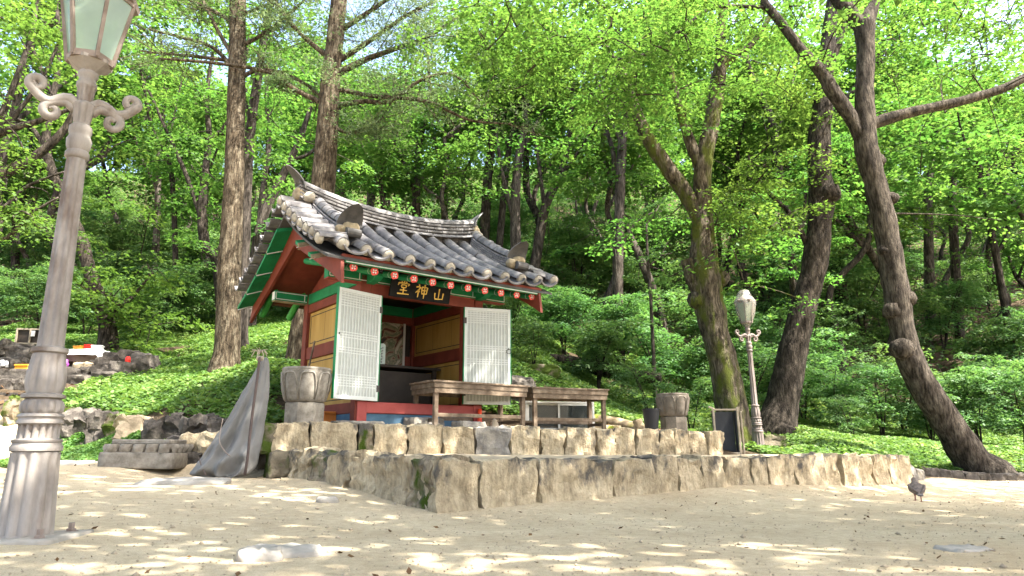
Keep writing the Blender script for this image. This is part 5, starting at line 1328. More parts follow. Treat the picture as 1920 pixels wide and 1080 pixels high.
# ------------------------------------------------------------------ trees
def trunk_path(px, y):
    """photo columns, rows, widths (and optional own distance) -> world points and radii"""
    pts, rad = [], []
    for q in px:
        yy = q[3] if len(q) > 3 else y
        pts.append(P(q[0], q[1], yy)); rad.append(q[2] / 2 * .88 * mpp(yy, q[1]))
    return pts, rad
def sample_limb(pts, n, rs, f0=.3, spread=.5):
    """points scattered round the outer part of a limb"""
    out = []
    for _ in range(n):
        f = rs.uniform(f0, 1) * (len(pts) - 1); i = min(int(f), len(pts) - 2)
        p = pts[i].lerp(pts[i + 1], f - i); out.append(p + Vector(rs.normal(0, spread, 3)) * Vector((1, 1, .6)).length / 1.6)
    return out
def hero(name, label, cat, y, trunk, limbs, bark, leaf=None, ncl=0, spread=.8, rad=.55, nl=70, size=.12, extra=(), seed=1, rough=.10, knobs=(), seg=20, f0=.3, twig=True, tilt=.38, sub=6, group=None):
    rs = np.random.RandomState(seed)
    tp, tr = trunk_path(trunk, y); z0 = tp[0].copy()
    gz = hz(z0.x, z0.y); tp[0].z = min(tp[0].z, gz) - .15
    t = empty(name, (z0.x, z0.y, gz), 0, label, cat, group)
    off = t.location
    m = MB(); m.tube([p - off for p in tp], tr, seg, rough=rough, fr=2.2, sub=sub, seed=seed * 5.0)
    LP = []
    for l in limbs:
        lp, lr = trunk_path(l, y); LP.append(lp)
        m.tube([p - off for p in lp], lr, max(8, seg // 2), rough=rough, fr=3, sub=5, seed=seed * 3.0)
    for (u, v, w_, yy) in knobs:
        c = P(u, v, yy) - off; r = w_ / 2 * mpp(yy, v)
        m.tube([c - Vector((0, 0, r)), c - Vector((0, 0, r * .6)), c, c + Vector((0, 0, r * .6)), c + Vector((0, 0, r))], [r * .3, r * .85, r, r * .8, r * .25], 12, rough=.35, fr=5)
    C = []
    src = LP if LP else [tp[len(tp) // 2:]]
    for k in range(ncl):
        lp = src[rs.randint(len(src))]; C += sample_limb(lp, 1, rs, f0, spread)
    for (u, v, yy, n, sx, sz, sy) in extra:           # clumps of foliage at places: centre, count, spreads in metres
        c = P(u, v, yy)
        for _ in range(n): C.append(c + Vector((rs.normal(0, sx), rs.normal(0, sy), rs.normal(0, sz))))
    allp = [p for lp in src for p in lp] + tp[len(tp) // 2:]
    if C and twig:
        for c in sorted(C, key=lambda c: min((a - c).length for a in allp[::3])):
            q = min(allp, key=lambda a: (a - c).length)
            if (q - c).length < 8:
                mid = q.lerp(c, .5) + Vector(rs.normal(0, .12, 3)) + Vector((0, 0, .1))
                m.tube([q - off, mid - off, c - off], [.020, .013, .008], 5, sub=3, cap=False); allp.append(mid); allp.append(c)
    m.obj('trunk', bark, t, smooth=True)
    if C:
        Q = sprays(rs, [tuple(c - off) for c in C], rs.uniform(.6, 1.3, len(C)) * rad, int(nl * 1.7), size * .78, tilt=tilt)
        obj('crown', leaf_mesh('crown', Q, leaf or 'leaf_maple'), t)
    return t

hero('mossy_tree', 'mossy pollarded tree with a sawn stub behind the far lamp', 'tree', 15.6,
     [(1392, 862, 120), (1384, 835, 84), (1376, 790, 68), (1365, 720, 64), (1346, 640, 58), (1331, 580, 60), (1322, 525, 66), (1318, 470, 54), (1317, 420, 44), (1317, 360, 37), (1320, 300, 36), (1334, 230, 34), (1344, 160, 33), (1352, 110, 26), (1352, 50, 20), (1368, -40, 15)],
     [[(1312, 420, 26), (1290, 370, 34), (1255, 320, 34), (1215, 260, 30), (1192, 205, 24), (1165, 130, 15), (1120, 70, 10)], [(1324, 565, 44), (1306, 528, 42), (1294, 497, 37), (1291, 487, 35)], [(1350, 130, 20), (1375, 105, 18), (1412, 80, 12), (1450, 20, 8)], [(1316, 330, 24), (1296, 270, 24), (1280, 225, 20), (1262, 150, 12), (1250, 60, 8)]],
     'bark_moss', 'leaf_maple', 20, 1.0, .75, 90, .14, extra=[(1180, 70, 16.6, 14, 1.2, .7, .8), (1400, 40, 17.2, 12, 1.2, .5, .8), (1270, 60, 17, 8, .9, .5, .8), (1290, 180, 17.5, 5, .6, .4, .5)], seed=2, knobs=[(1350, 522, 34, 15.6), (1307, 562, 36, 15.55)], f0=.8, rough=.16)
hero('bent_tree', 'dark bent tree right of the far lamp with a mossy root', 'tree', 17.0,
     [(1448, 835, 125), (1455, 800, 88), (1466, 760, 68), (1480, 690, 62), (1495, 620, 56), (1514, 550, 50), (1530, 480, 52), (1538, 410, 48), (1541, 370, 54), (1537, 320, 47), (1537, 250, 44), (1545, 180, 40), (1550, 100, 30), (1562, 0, 24), (1570, -80, 18)],
     [[(1512, 455, 14), (1482, 402, 10), (1442, 362, 8), (1413, 318, 6), (1402, 290, 4)], [(1545, 150, 22), (1580, 60, 14), (1610, -30, 10)]],
     'bark_dark', 'leaf_maple', 6, .6, .6, 80, .12, extra=[(1430, 320, 16, 10, .55, .22, .5), (1370, 360, 15.6, 9, .5, .25, .5), (1345, 410, 15.2, 6, .40, .20, .4), (1515, 160, 16.6, 12, .5, .7, .5), (1525, 290, 16.4, 3, .25, .3, .3), (1410, 420, 15.8, 7, .5, .22, .4), (1540, 385, 16.3, 2, .2, .1, .2)], seed=3, knobs=[(1556, 362, 40, 16.8), (1465, 822, 60, 16.6)], f0=.4)
hero('leaning_tree', 'large tree leaning over the yard from the kerb at the right', 'tree', 14.0,
     [(1868, 905, 120), (1850, 888, 92), (1826, 866, 76), (1788, 810, 64), (1740, 740, 57), (1706, 672, 56), (1692, 620, 48), (1682, 555, 52), (1668, 470, 50), (1655, 400, 47), (1640, 340, 44), (1627, 290, 47), (1622, 240, 44), (1621, 170, 37), (1623, 100, 36), (1622, 48, 42), (1640, 5, 20), (1655, -60, 16)],
     [[(1618, 262, 30), (1592, 215, 30), (1560, 170, 30), (1545, 142, 26), (1500, 90, 21), (1462, 40, 19), (1430, 0, 17), (1392, -70, 14)], [(1630, 236, 26), (1665, 222, 25), (1720, 208, 23), (1800, 190, 21), (1880, 166, 19), (1930, 140, 18), (2010, 90, 15)], [(1618, 55, 32), (1592, 22, 32), (1565, -8, 28), (1530, -60, 20)], [(1432, 14, 8), (1340, 14, 8), (1282, 52, 7), (1212, 102, 6), (1150, 112, 4)]],
     'bark', 'leaf_maple', 26, 1.2, .7, 85, .13, extra=[(1850, 60, 16.5, 26, 1.6, .9, 1.2), (1900, 230, 17.5, 14, .9, .7, 1.0), (1760, 40, 16, 14, 1.0, .5, 1.0), (1180, 90, 13, 14, .8, .4, .7), (1060, 60, 12.5, 22, 1.1, .55, .8), (960, 60, 12, 16, .8, .5, .8), (1140, 190, 13, 10, .8, .35, .6), (1000, 110, 14, 16, 1.2, .6, .9), (1280, 10, 13.5, 12, 1.1, .4, .8), (1500, 10, 15, 12, 1.2, .5, .8), (1700, 120, 17, 10, .9, .8, .8), (1860, 140, 18, 14, 1.0, .8, .8), (1350, -120, 10.4, 46, 1.5, .35, .9), (1150, -140, 9.6, 22, 1.0, .3, .8)], seed=4, knobs=[(1668, 372, 22, 14.0), (1673, 582, 36, 13.95), (1700, 560, 34, 13.95), (1692, 655, 44, 13.9), (1658, 470, 26, 13.95), (1672, 372, 24, 13.95), (1648, 300, 26, 14.0)], f0=.35, rough=.12)  # clumps above the view are added to shade the shrine roof
hero('dark_tree', 'crooked dark tree standing on the dry stone wall at left', 'tree', 18.6,
     [(203, 668, 50), (202, 640, 40), (200, 600, 34), (185, 560, 32), (166, 500, 26), (150, 440, 24), (122, 385, 20), (101, 330, 20), (86, 280, 18), (92, 215, 14), (110, 120, 10), (108, 20, 8)],
     [[(205, 600, 22), (218, 575, 18), (240, 565, 10), (280, 520, 5)], [(95, 300, 12), (60, 240, 9), (20, 225, 7), (-40, 260, 6)], [(100, 180, 10), (60, 90, 8), (30, 10, 6)]],
     'bark_dark', 'leaf_maple', 22, 1.2, .75, 80, .17, extra=[(215, 540, 18.2, 6, .6, .4, .5), (255, 600, 18, 5, .5, .3, .4), (110, 130, 18, 10, 1.3, 1.2, 1.0)], seed=5, f0=.4)
hero('grey_tree', 'grey trunk just behind the tall pine left of the shrine', 'tree', 17.5,
     [(462, 670, 34), (455, 640, 24), (456, 560, 21), (460, 450, 20), (464, 340, 20), (470, 240, 20), (486, 130, 18), (504, 20, 14), (515, -60, 10)], [[(472, 230, 12), (455, 160, 9), (470, 60, 6)]], 'bark_grey', 'leaf_canopy', 24, 1.3, .8, 80, .17, seed=6, f0=.2)
# conifers beside the shrine, with long bare boughs and tufted needles
def conifer(label, y, trunk, limbs, seed, ntuft, extra):
    rs = np.random.RandomState(seed)
    tp, tr = trunk_path(trunk, y); z0 = tp[0].copy(); gz = hz(z0.x, z0.y); tp[0].z = min(tp[0].z, gz) - .1
    t = empty('pine_tree', (z0.x, z0.y, gz), 0, label, 'tree', None); off = t.location
    m = MB(); m.tube([p - off for p in tp], tr, 24, rough=.07, fr=2.5, sub=7, seed=seed)
    ends = []
    for l in limbs:
        lp, lr = trunk_path(l, y); m.tube([p - off for p in lp], [r_ * 1.15 for r_ in lr], 9, rough=.08, fr=4, sub=5)
        for k in range(12):
            f = rs.uniform(.25, 1) * (len(lp) - 1); i = min(int(f), len(lp) - 2); a = lp[i].lerp(lp[i + 1], f - i)
            d = (lp[i + 1] - lp[i]).normalized() * rs.uniform(.2, .7) + Vector((rs.normal(0, .45), rs.normal(0, .5), rs.normal(-.12, .25)))
            b = a + d; mid = a.lerp(b, .5) + Vector((0, 0, rs.uniform(-.08, .1)))
            m.tube([a - off, mid - off, b - off], [.014, .009, .004], 5, sub=3, cap=False); ends += [a.lerp(mid, .6), mid, b]
            for _ in range(2):
                c = mid + Vector(rs.normal(0, .3, 3)); m.tube([mid - off, c - off], [.007, .003], 4, cap=False); ends.append(c)
    m.obj('trunk', 'bark_pine', t, smooth=True)
    C = [ends[i] for i in rs.choice(len(ends), min(ntuft, len(ends)), replace=False)]
    for (u, v, yy, n, sx, sz, sy) in extra:
        c = P(u, v, yy)
        for _ in range(n): C.append(c + Vector((rs.normal(0, sx), rs.normal(0, sy), rs.normal(0, sz))))
    C = np.array([tuple(c - off) for c in C]); n = len(C); per = 105
    idx = np.repeat(np.arange(n), per)
    rad = rs.uniform(.25, .55, n)[idx]
    a = rs.uniform(0, 2 * PI, len(idx)); r = np.sqrt(rs.uniform(0, 1, len(idx)))
    pos = C[idx] + np.stack([np.cos(a) * r * rad, np.sin(a) * r * rad, rs.normal(0, .05, len(idx)) - .1 * r * rad], 1)
    d = np.stack([np.cos(a) + rs.normal(0, .5, len(idx)), np.sin(a) + rs.normal(0, .5, len(idx)), rs.normal(.25, .4, len(idx))], 1)
    nr = rs.normal(0, 1, (len(idx), 3)) + np.array([0, 0, 1.0]); nr /= np.linalg.norm(nr, axis=1, keepdims=True)
    Q = leaf_geometry(pos, nr, d / np.linalg.norm(d, axis=1, keepdims=True), rs.uniform(.07, .14, len(idx)), np.full(len(idx), .022))
    obj('needles', leaf_mesh('needles', Q, 'leaf_needle'), t)
conifer('tall straight pine trunk rising from the bank left of the shrine', 14.8,
        [(421, 712, 92), (422, 690, 66), (426, 660, 54), (428, 600, 50), (431, 500, 48), (436, 400, 43), (440, 300, 40), (443, 200, 37), (445, 100, 35), (446, 0, 33), (448, -140, 26)],
        [[(438, 130, 9), (400, 90, 7), (340, 70, 6), (280, 55, 4)], [(440, 110, 9), (410, 60, 7), (380, 0, 6), (350, -50, 4)], [(446, 150, 9), (490, 130, 8), (560, 150, 6), (612, 190, 4)], [(444, 90, 8), (500, 60, 7), (560, 10, 5), (600, -30, 4)], [(440, 115, 8), (360, 105, 6), (300, 100, 4), (262, 95, 3)], [(446, 50, 8), (400, 20, 6), (330, -10, 4)], [(447, 30, 7), (520, 0, 5), (580, -40, 4)]], 21, 62, [(330, 20, 14.8, 8, .8, .35, .6), (520, 30, 14.8, 12, .8, .4, .6)])
conifer('tall pine trunk rising directly behind the shrine roof', 14.5,
        [(552, 705, 66), (556, 670, 46), (562, 630, 44), (576, 550, 46), (592, 450, 48), (605, 350, 50), (613, 250, 46), (620, 150, 41), (630, 60, 36), (640, -60, 30)],
        [[(620, 200, 12), (560, 172, 9), (500, 135, 7), (400, 118, 6), (300, 110, 4)], [(628, 140, 14), (690, 110, 11), (740, 92, 9), (800, 70, 7), (860, 30, 5)], [(622, 200, 12), (680, 190, 9), (730, 190, 8), (790, 150, 6), (850, 140, 5), (900, 190, 3)], [(626, 120, 12), (700, 72, 9), (760, 30, 7), (820, 0, 5)], [(624, 165, 10), (700, 180, 8), (800, 190, 7), (880, 225, 5), (960, 232, 3)], [(618, 110, 10), (560, 60, 8), (520, 10, 6), (490, -30, 4)], [(634, 60, 12), (680, 30, 9), (740, -10, 6)], [(616, 230, 8), (660, 250, 6), (720, 220, 4)]], 22, 130, [(760, 60, 14.3, 22, .9, .4, .7), (700, 160, 14.3, 14, .7, .25, .6), (830, 130, 14.3, 16, .8, .3, .7), (560, 60, 14.6, 12, .7, .4, .5), (660, 20, 14.4, 14, .8, .4, .6)])
# an oak whose boughs enter at the left edge
hero('oak_tree', 'old tree at the left edge sending bare boughs into view', 'tree', 15.0,
     [(-150, 760, 90), (-140, 600, 70), (-110, 450, 56), (-60, 380, 46), (0, 330, 26), (60, 298, 20), (118, 246, 15), (140, 200, 9)],
     [[(-100, 430, 40), (-60, 300, 24), (0, 250, 18), (70, 228, 12), (130, 205, 8)], [(-60, 390, 20), (0, 392, 8), (50, 350, 7), (120, 322, 4)], [(-70, 400, 20), (0, 450, 9), (60, 400, 7), (110, 370, 4)], [(-50, 330, 26), (10, 200, 14), (60, 60, 10), (70, -40, 7)], [(10, 240, 10), (70, 160, 8), (110, 80, 6), (130, 0, 5)]],
     'bark_grey', 'leaf_maple', 34, 1.0, .7, 85, .14, extra=[(20, 420, 14.5, 8, .8, .5, .6), (40, 100, 14, 12, .9, .9, .8)], seed=8, f0=.35)
hero('slim_tree', 'slim tree forking low behind the left end of the roof ridge', 'tree', 23.0,
     [(474, 520, 30), (480, 480, 24), (487, 430, 23), (500, 390, 21), (530, 330, 17), (560, 265, 13), (585, 190, 9), (600, 100, 6)], [[(488, 420, 16), (494, 350, 13), (504, 270, 11), (500, 160, 8), (510, 60, 5)], [(545, 300, 9), (590, 280, 7), (640, 200, 5)]], 'bark_grey', 'leaf_canopy', 30, 1.5, .9, 80, .19, seed=9, f0=.55)
hero('crooked_tree', 'crooked tree with an elbow bend left of the tall pine', 'tree', 22.5,
     [(432, 520, 26), (408, 492, 24), (385, 462, 20), (378, 400, 18), (384, 330, 15), (392, 260, 12), (388, 180, 9), (400, 90, 6)], [[(380, 420, 10), (350, 330, 9), (310, 240, 7), (270, 150, 5)], [(404, 485, 12), (430, 420, 8), (440, 350, 6)], [(390, 270, 8), (440, 210, 6), (480, 130, 4)]], 'bark_dark', 'leaf_canopy', 34, 1.5, .9, 80, .19, seed=10, f0=.55)
MID = [
 ('slender crooked tree above the left half of the roof ridge', 27, [(738, 420, 16), (716, 340, 13), (705, 260, 11), (712, 160, 7)], [[(714, 330, 8), (735, 270, 6), (770, 190, 4)]]),
 ('twin stemmed tree above the middle of the roof ridge', 26, [(786, 420, 22), (781, 340, 17), (790, 250, 14), (806, 190, 9), (800, 80, 6)], [[(782, 370, 12), (752, 290, 10), (735, 230, 7), (740, 140, 5)]]),
 ('tree with an S shaped stem right of the twin stemmed one', 27, [(842, 415, 15), (834, 320, 14), (862, 245, 10), (884, 215, 7), (900, 130, 5)], [[(836, 330, 8), (812, 250, 7), (805, 160, 5)]]),
 ('straight grey tree behind the right end of the ridge', 26, [(903, 440, 24), (914, 340, 20), (926, 240, 16), (930, 140, 11), (940, 20, 7)], [[(924, 260, 9), (960, 190, 7), (985, 100, 4)]]),
 ('leaning grey tree beside the straight one at the ridge end', 26, [(926, 450, 18), (946, 350, 14), (958, 260, 11), (975, 170, 8), (1000, 70, 5)], [[(955, 280, 6), (920, 200, 5), (905, 120, 3)]]),
 ('thick forked tree above the right slope of the roof', 25, [(973, 480, 28), (966, 410, 22), (972, 300, 18), (986, 220, 13), (980, 100, 8)], [[(966, 420, 12), (945, 340, 9), (930, 250, 6)], [(975, 290, 8), (1020, 200, 6), (1050, 110, 4)]]),
 ('pale tree leaning right with a round branch scar', 25, [(988, 480, 24), (1018, 405, 20), (1050, 330, 16), (1066, 265, 12), (1075, 150, 8)], [[(1022, 400, 10), (1012, 320, 8), (1000, 240, 5)], [(1052, 330, 8), (1100, 260, 5), (1140, 190, 3)]]),
 ('tall dark trunk in the middle of the shrubs', 23, [(1158, 650, 30), (1158, 560, 24), (1160, 440, 22), (1164, 320, 21), (1172, 230, 17), (1200, 150, 11), (1210, 30, 7)], [[(1166, 270, 11), (1130, 180, 8), (1100, 80, 5)], [(1160, 470, 6), (1190, 420, 4), (1230, 395, 3)]]),
 ('sinuous tree between the leaning tree and the right edge', 31, [(1774, 470, 20), (1786, 350, 16), (1812, 270, 13), (1830, 200, 10), (1822, 90, 6)], [[(1780, 400, 8), (1840, 340, 6), (1870, 280, 4)], [(1812, 270, 7), (1770, 180, 5), (1750, 80, 3)]]),
 ('forked thin tree low at the right edge', 28, [(1882, 560, 16), (1866, 470, 14), (1838, 340, 11), (1820, 260, 8), (1840, 140, 5)], [[(1866, 480, 9), (1890, 430, 7), (1870, 380, 4)], [(1836, 330, 7), (1900, 290, 5), (1940, 280, 4)]]),
 ('dark leaning trunk right of the leaning tree', 33, [(1720, 440, 22), (1740, 370, 17), (1752, 290, 12), (1760, 180, 8)], [[(1738, 370, 8), (1770, 300, 6), (1800, 190, 4)]]),
 ('curved tree seen between the mossy and the bent trees', 27, [(1478, 380, 20), (1455, 270, 17), (1430, 190, 14), (1400, 110, 9), (1395, 10, 6)], [[(1452, 260, 9), (1480, 180, 7), (1500, 90, 4)]]),
 ('thin leaning tree right of the near lamp head', 25, [(350, 440, 12), (322, 330, 10), (285, 240, 8), (262, 120, 5)], [[(310, 300, 6), (330, 200, 4), (350, 110, 3)]]),
 ('dark stem between the near lamp and the crooked tree', 29, [(300, 470, 16), (296, 380, 13), (298, 280, 10), (310, 170, 7), (300, 60, 5)], [[(297, 360, 7), (260, 280, 5), (240, 190, 3)]]),
 ('thin sapling with a flat top behind the brown stone bowl', 19, [(1224, 640, 8), (1220, 560, 7), (1214, 480, 6), (1212, 420, 4)], [[(1216, 500, 4), (1240, 480, 3), (1260, 475, 2)]]),
 ('pair of stems behind the near lamp post low at left', 30, [(40, 520, 18), (30, 420, 14), (60, 320, 10), (50, 200, 7)], [[(32, 430, 9), (-10, 340, 6), (-20, 250, 4)]]),
]
for i, (lab, y, tr, li) in enumerate(MID):
    sap = 'sapling' in lab
    hero('forest_tree', lab, 'tree', y, tr, li, 'bark_grey' if i % 3 else 'bark_dark', 'leaf_canopy' if not sap else 'leaf_shrub', 26 if not sap else 9, 1.7 if not sap else .6, 1.0 if not sap else .6, 75, .20 if not sap else .13, seed=40 + i, f0=.45, seg=12, rough=.10, sub=5)

# general woodland tree, made in a few kinds and copied
def gen_tree(seed, h, leaf, nl, size, bark, dens=1.0, spread=1.0, lowf=.40):
    rs = np.random.RandomState(seed); m = MB(); C = []
    lean = rs.normal(0, .07, 2); pts = []; n = 7
    w = rs.normal(0, .28, (n, 2))
    for i in range(n):
        f = i / (n - 1); pts.append(Vector((lean[0] * h * f + w[i, 0] * (f > 0), lean[1] * h * f + w[i, 1] * (f > 0), -.4 + f * h * .62)))
    r0 = .012 * h
    m.tube(pts, [r0 * 1.5] + [r0 * (1 - .5 * i / (n - 1)) for i in range(1, n)], 11, rough=.12, fr=2, sub=4, seed=seed)
    top = pts[-1]
    for b in range(rs.randint(3, 5)):
        a = rs.uniform(0, 2 * PI); st = pts[-1 - (b % 3)] if b > 1 else top
        L = h * rs.uniform(.30, .46); up = rs.uniform(.55, .95)
        lp = [st]
        for k in range(4):
            f = (k + 1) / 4; lp.append(st + Vector((math.cos(a) * L * f * (1 - up * .45) * spread, math.sin(a) * L * f * (1 - up * .45) * spread, L * f * up)) + Vector(rs.normal(0, .18, 3)))
        m.tube(lp, [r0 * .5, r0 * .42, r0 * .32, r0 * .2, r0 * .08], 7, rough=.1, fr=3, sub=3, seed=seed + b)
        for q in range(7):
            f = rs.uniform(.25, 1) * 4; i = min(int(f), 3); s = lp[i].lerp(lp[i + 1], f - i)
            aa = rs.uniform(0, 2 * PI); l2 = h * rs.uniform(.07, .17)
            e = s + Vector((math.cos(aa) * l2, math.sin(aa) * l2, l2 * rs.uniform(-.15, .4)))
            m.tube([s, s.lerp(e, .5) + Vector((0, 0, .12)), e], [r0 * .12, r0 * .08, .008], 4, sub=2, cap=False)
            C += [e, s.lerp(e, .55) + Vector(rs.normal(0, .25, 3))]
        C.append(lp[-1])
    for q in range(int(10 * dens)):     # low side sprays
        f = rs.uniform(lowf, .95); i = min(int(f * 6), 5); s = pts[i].lerp(pts[i + 1], f * 6 - i); a = rs.uniform(0, 2 * PI); l2 = h * rs.uniform(.08, .18)
        e = s + Vector((math.cos(a) * l2, math.sin(a) * l2, l2 * .1)); m.tube([s, s.lerp(e, .5) + Vector((0, 0, .15)), e], [r0 * .14, r0 * .09, .008], 4, sub=2, cap=False); C += [e, s.lerp(e, .6)]
    Q = sprays(rs, [tuple(c) for c in C], rs.uniform(.6, 1.4, len(C)) * h * .074, nl, size, tilt=.4)
    tm = m.mesh('trunk', bark, True); cm = leaf_mesh('crown', Q, leaf)
    return tm, cm
KINDS = [gen_tree(100 + k, 12, 'leaf_canopy', 150, .165, ['bark_grey', 'bark_dark', 'bark'][k % 3], dens=.6, lowf=.72) for k in range(7)]
KLAB = ['grey trunked tree', 'dark trunked tree', 'brown barked tree']
placed = []
def place_words(x, y):
    z = hz(x, y); u = 960 + F * x / (y * CP + (z - EYE) * SP)
    for lim, w in ((120, 'left of the near lamp post'), (400, 'between the near lamp and the tall pine'), (600, 'behind the left end of the shrine roof'), (780, 'behind the left half of the shrine ridge'), (930, 'behind the right half of the shrine ridge'), (1130, 'just right of the shrine roof'), (1300, 'left of the mossy tree'), (1440, 'between the mossy and bent trees'), (1600, 'between the bent and leaning trees'), (1760, 'right of the leaning tree'), (9999, 'near the right edge')):
        if u < lim: break
    return w + (', low on the slope' if y < 30 else (', halfway up' if y < 46 else ', high on the slope'))
def plant(kinds, name, x, y, s, rz_, label, cat, group, k, parts=('trunk', 'crown'), dz=0.0):
    t = empty(name, (x, y, hz(x, y) + dz), rz_, label, cat, group, s)
    for pn, me in zip(parts, kinds[k]): obj(pn, me, t)
    return t
rs = np.random.RandomState(77)
for i, (u, y) in enumerate([(1235, 27), (1420, 29), (1705, 27), (1960, 25), (1010, 29), (130, 27), (640, 29), (-60, 24), (1575, 33), (1835, 34)]):
    p = G(u, y, 500); placed.append((p.x, p.y))
    plant(KINDS, 'woodland_tree', p.x, p.y, 1.45 + .1 * (i % 3), i * 1.3, 'tall ' + KLAB[i % 3] + ' ' + place_words(p.x, p.y), 'tree', 'tall ' + ['grey', 'dark', 'brown'][i % 3] + ' trunked trees ' + place_words(p.x, p.y), i % 7)
nt = 0; tries = 0
while nt < 125 and tries < 5000:
    tries += 1
    y = 24 + 62 * rs.uniform(0, 1) ** 1.15; x = y * rs.uniform(-.92, .92)
    if any((x - a) ** 2 + (y - b) ** 2 < (2.0 + .02 * y) ** 2 for a, b in placed): continue
    placed.append((x, y)); k = rs.randint(len(KINDS)); nt += 1
    plant(KINDS, 'woodland_tree', x, y, rs.uniform(.75, 1.25), rs.uniform(0, 2 * PI), KLAB[k % 3] + ' ' + place_words(x, y), 'tree', ['grey', 'dark', 'brown'][k % 3] + ' trunked trees ' + place_words(x, y), k)
# shade trees round the yard: beside and behind the camera, they throw the dappled shade
SHADE = [gen_tree(150 + k, 13, 'leaf_canopy', 74, .20, 'bark', 1.2, spread=1.35, lowf=.86) for k in range(3)]
for i, (x, y, s, a) in enumerate([(4.7, 3.4, 1.35, .3), (6.2, 5.2, 1.25, 2.2), (2.8, .2, 1.3, 1.4), (12.0, 6.4, 1.2, 3.0), (9.5, 1.6, 1.3, 4.2), (.2, -3.2, 1.2, .9), (6.0, -2.8, 1.3, 2.6), (13.5, 3.2, 1.3, 4.0),
        (-5.5, -1.0, 1.2, 2.5), (-9.8, 4.5, 1.1, 1.1), (-14, 11, 1.0, .6)]):
    plant(SHADE, 'shade_tree', x, y, s, a, 'broad tree beside the yard, its crown shading the sand', 'tree', 'trees round the yard', i % 3)

# understorey shrubs in flat layers of leaves
def gen_shrub(seed, h, nl, size, leaf='leaf_shrub'):
    rs = np.random.RandomState(seed); m = MB(); C = []
    for s in range(rs.randint(3, 6)):
        a = rs.uniform(0, 2 * PI); L = h * rs.uniform(.7, 1.05); sp_ = rs.uniform(.15, .55)
        pts = [Vector((0, 0, -.15))] + [Vector((math.cos(a) * L * sp_ * f ** 1.4, math.sin(a) * L * sp_ * f ** 1.4, L * f)) + Vector(rs.normal(0, .05, 3)) for f in (.33, .66, 1)]
        m.tube(pts, [.03, .024, .016, .006], 6, sub=3, cap=False)
        for q in range(9):
            f = rs.uniform(.3, 1) * 3; i = min(int(f), 2); p = pts[i].lerp(pts[i + 1], f - i)
            aa = rs.uniform(0, 2 * PI); l2 = h * rs.uniform(.15, .42); e = p + Vector((math.cos(aa) * l2, math.sin(aa) * l2, l2 * rs.uniform(-.1, .22)))
            m.tube([p, p.lerp(e, .5) + Vector((0, 0, .05)), e], [.009, .006, .003], 4, sub=2, cap=False); C += [e, p.lerp(e, .6)]
    Q = sprays(rs, [tuple(c) for c in C], rs.uniform(.7, 1.3, len(C)) * h * .17, nl, size, tilt=.32, droop=.35, thick=.07)
    return m.mesh('stem', 'bark_dark', True), leaf_mesh('foliage', Q, leaf)
SHRUB = [gen_shrub(200 + k, 2.6, 95, .10) for k in range(5)]
FS = [(1120, 18.5, .8), (1215, 17.5, .62), (1290, 17.2, .62), (1000, 17.5, .55), (960, 19.5, .7), (1060, 20.5, .9), (1400, 20, .9), (1560, 20.5, .9), (1640, 21, 1.0), (1730, 20.5, .9), (1820, 20, .95), (1900, 21, 1.0), (1500, 22.5, 1.05), (1350, 22, 1.0), (1240, 21.5, 1.0), (1150, 22.5, 1.0), (1680, 23.5, 1.1), (1780, 24, 1.1), (1880, 24.5, 1.1), (250, 21, .75), (300, 22.5, .85), (350, 23.5, .9), (150, 22, .9), (60, 21.5, .9), (100, 24, 1.0), (400, 25, 1.0), (220, 25, 1.0), (20, 24, 1.0), (520, 25.5, .9), (460, 26, 1.0), (1450, 20.5, .7), (1590, 18.8, .5)]
SL = ['flat layered shrub', 'low wide shrub']
for i, (u, y, s) in enumerate(FS):
    p = G(u, y, 700); lab = SL[i % 2] + ' ' + place_words(p.x, p.y)
    if i == 1: lab = 'pale leaved shrub behind the brown stone bowl'
    if i == 3: lab = 'low light green shrub just right of the open right door'
    plant(SHRUB, 'shrub', p.x, p.y, s, rs.uniform(0, 6), lab, 'shrub', ('front shrubs ' + place_words(p.x, p.y)) if i not in (1, 3) else None, i % 5, ('stem', 'foliage'))
    placed.append((p.x, p.y))
ns = 0; tries = 0
while ns < 150 and tries < 6000:
    tries += 1
    y = 23 + 36 * rs.uniform(0, 1) ** 1.3; x = y * rs.uniform(-.85, .85)
    if any((x - a) ** 2 + (y - b) ** 2 < 1.9 ** 2 for a, b in placed[139:]): continue
    placed.append((x, y)); ns += 1
    plant(SHRUB, 'shrub', x, y, rs.uniform(.8, 1.5), rs.uniform(0, 6), 'leafy woodland shrub ' + place_words(x, y), 'shrub', 'shrubs ' + place_words(x, y), rs.randint(5), ('stem', 'foliage'))

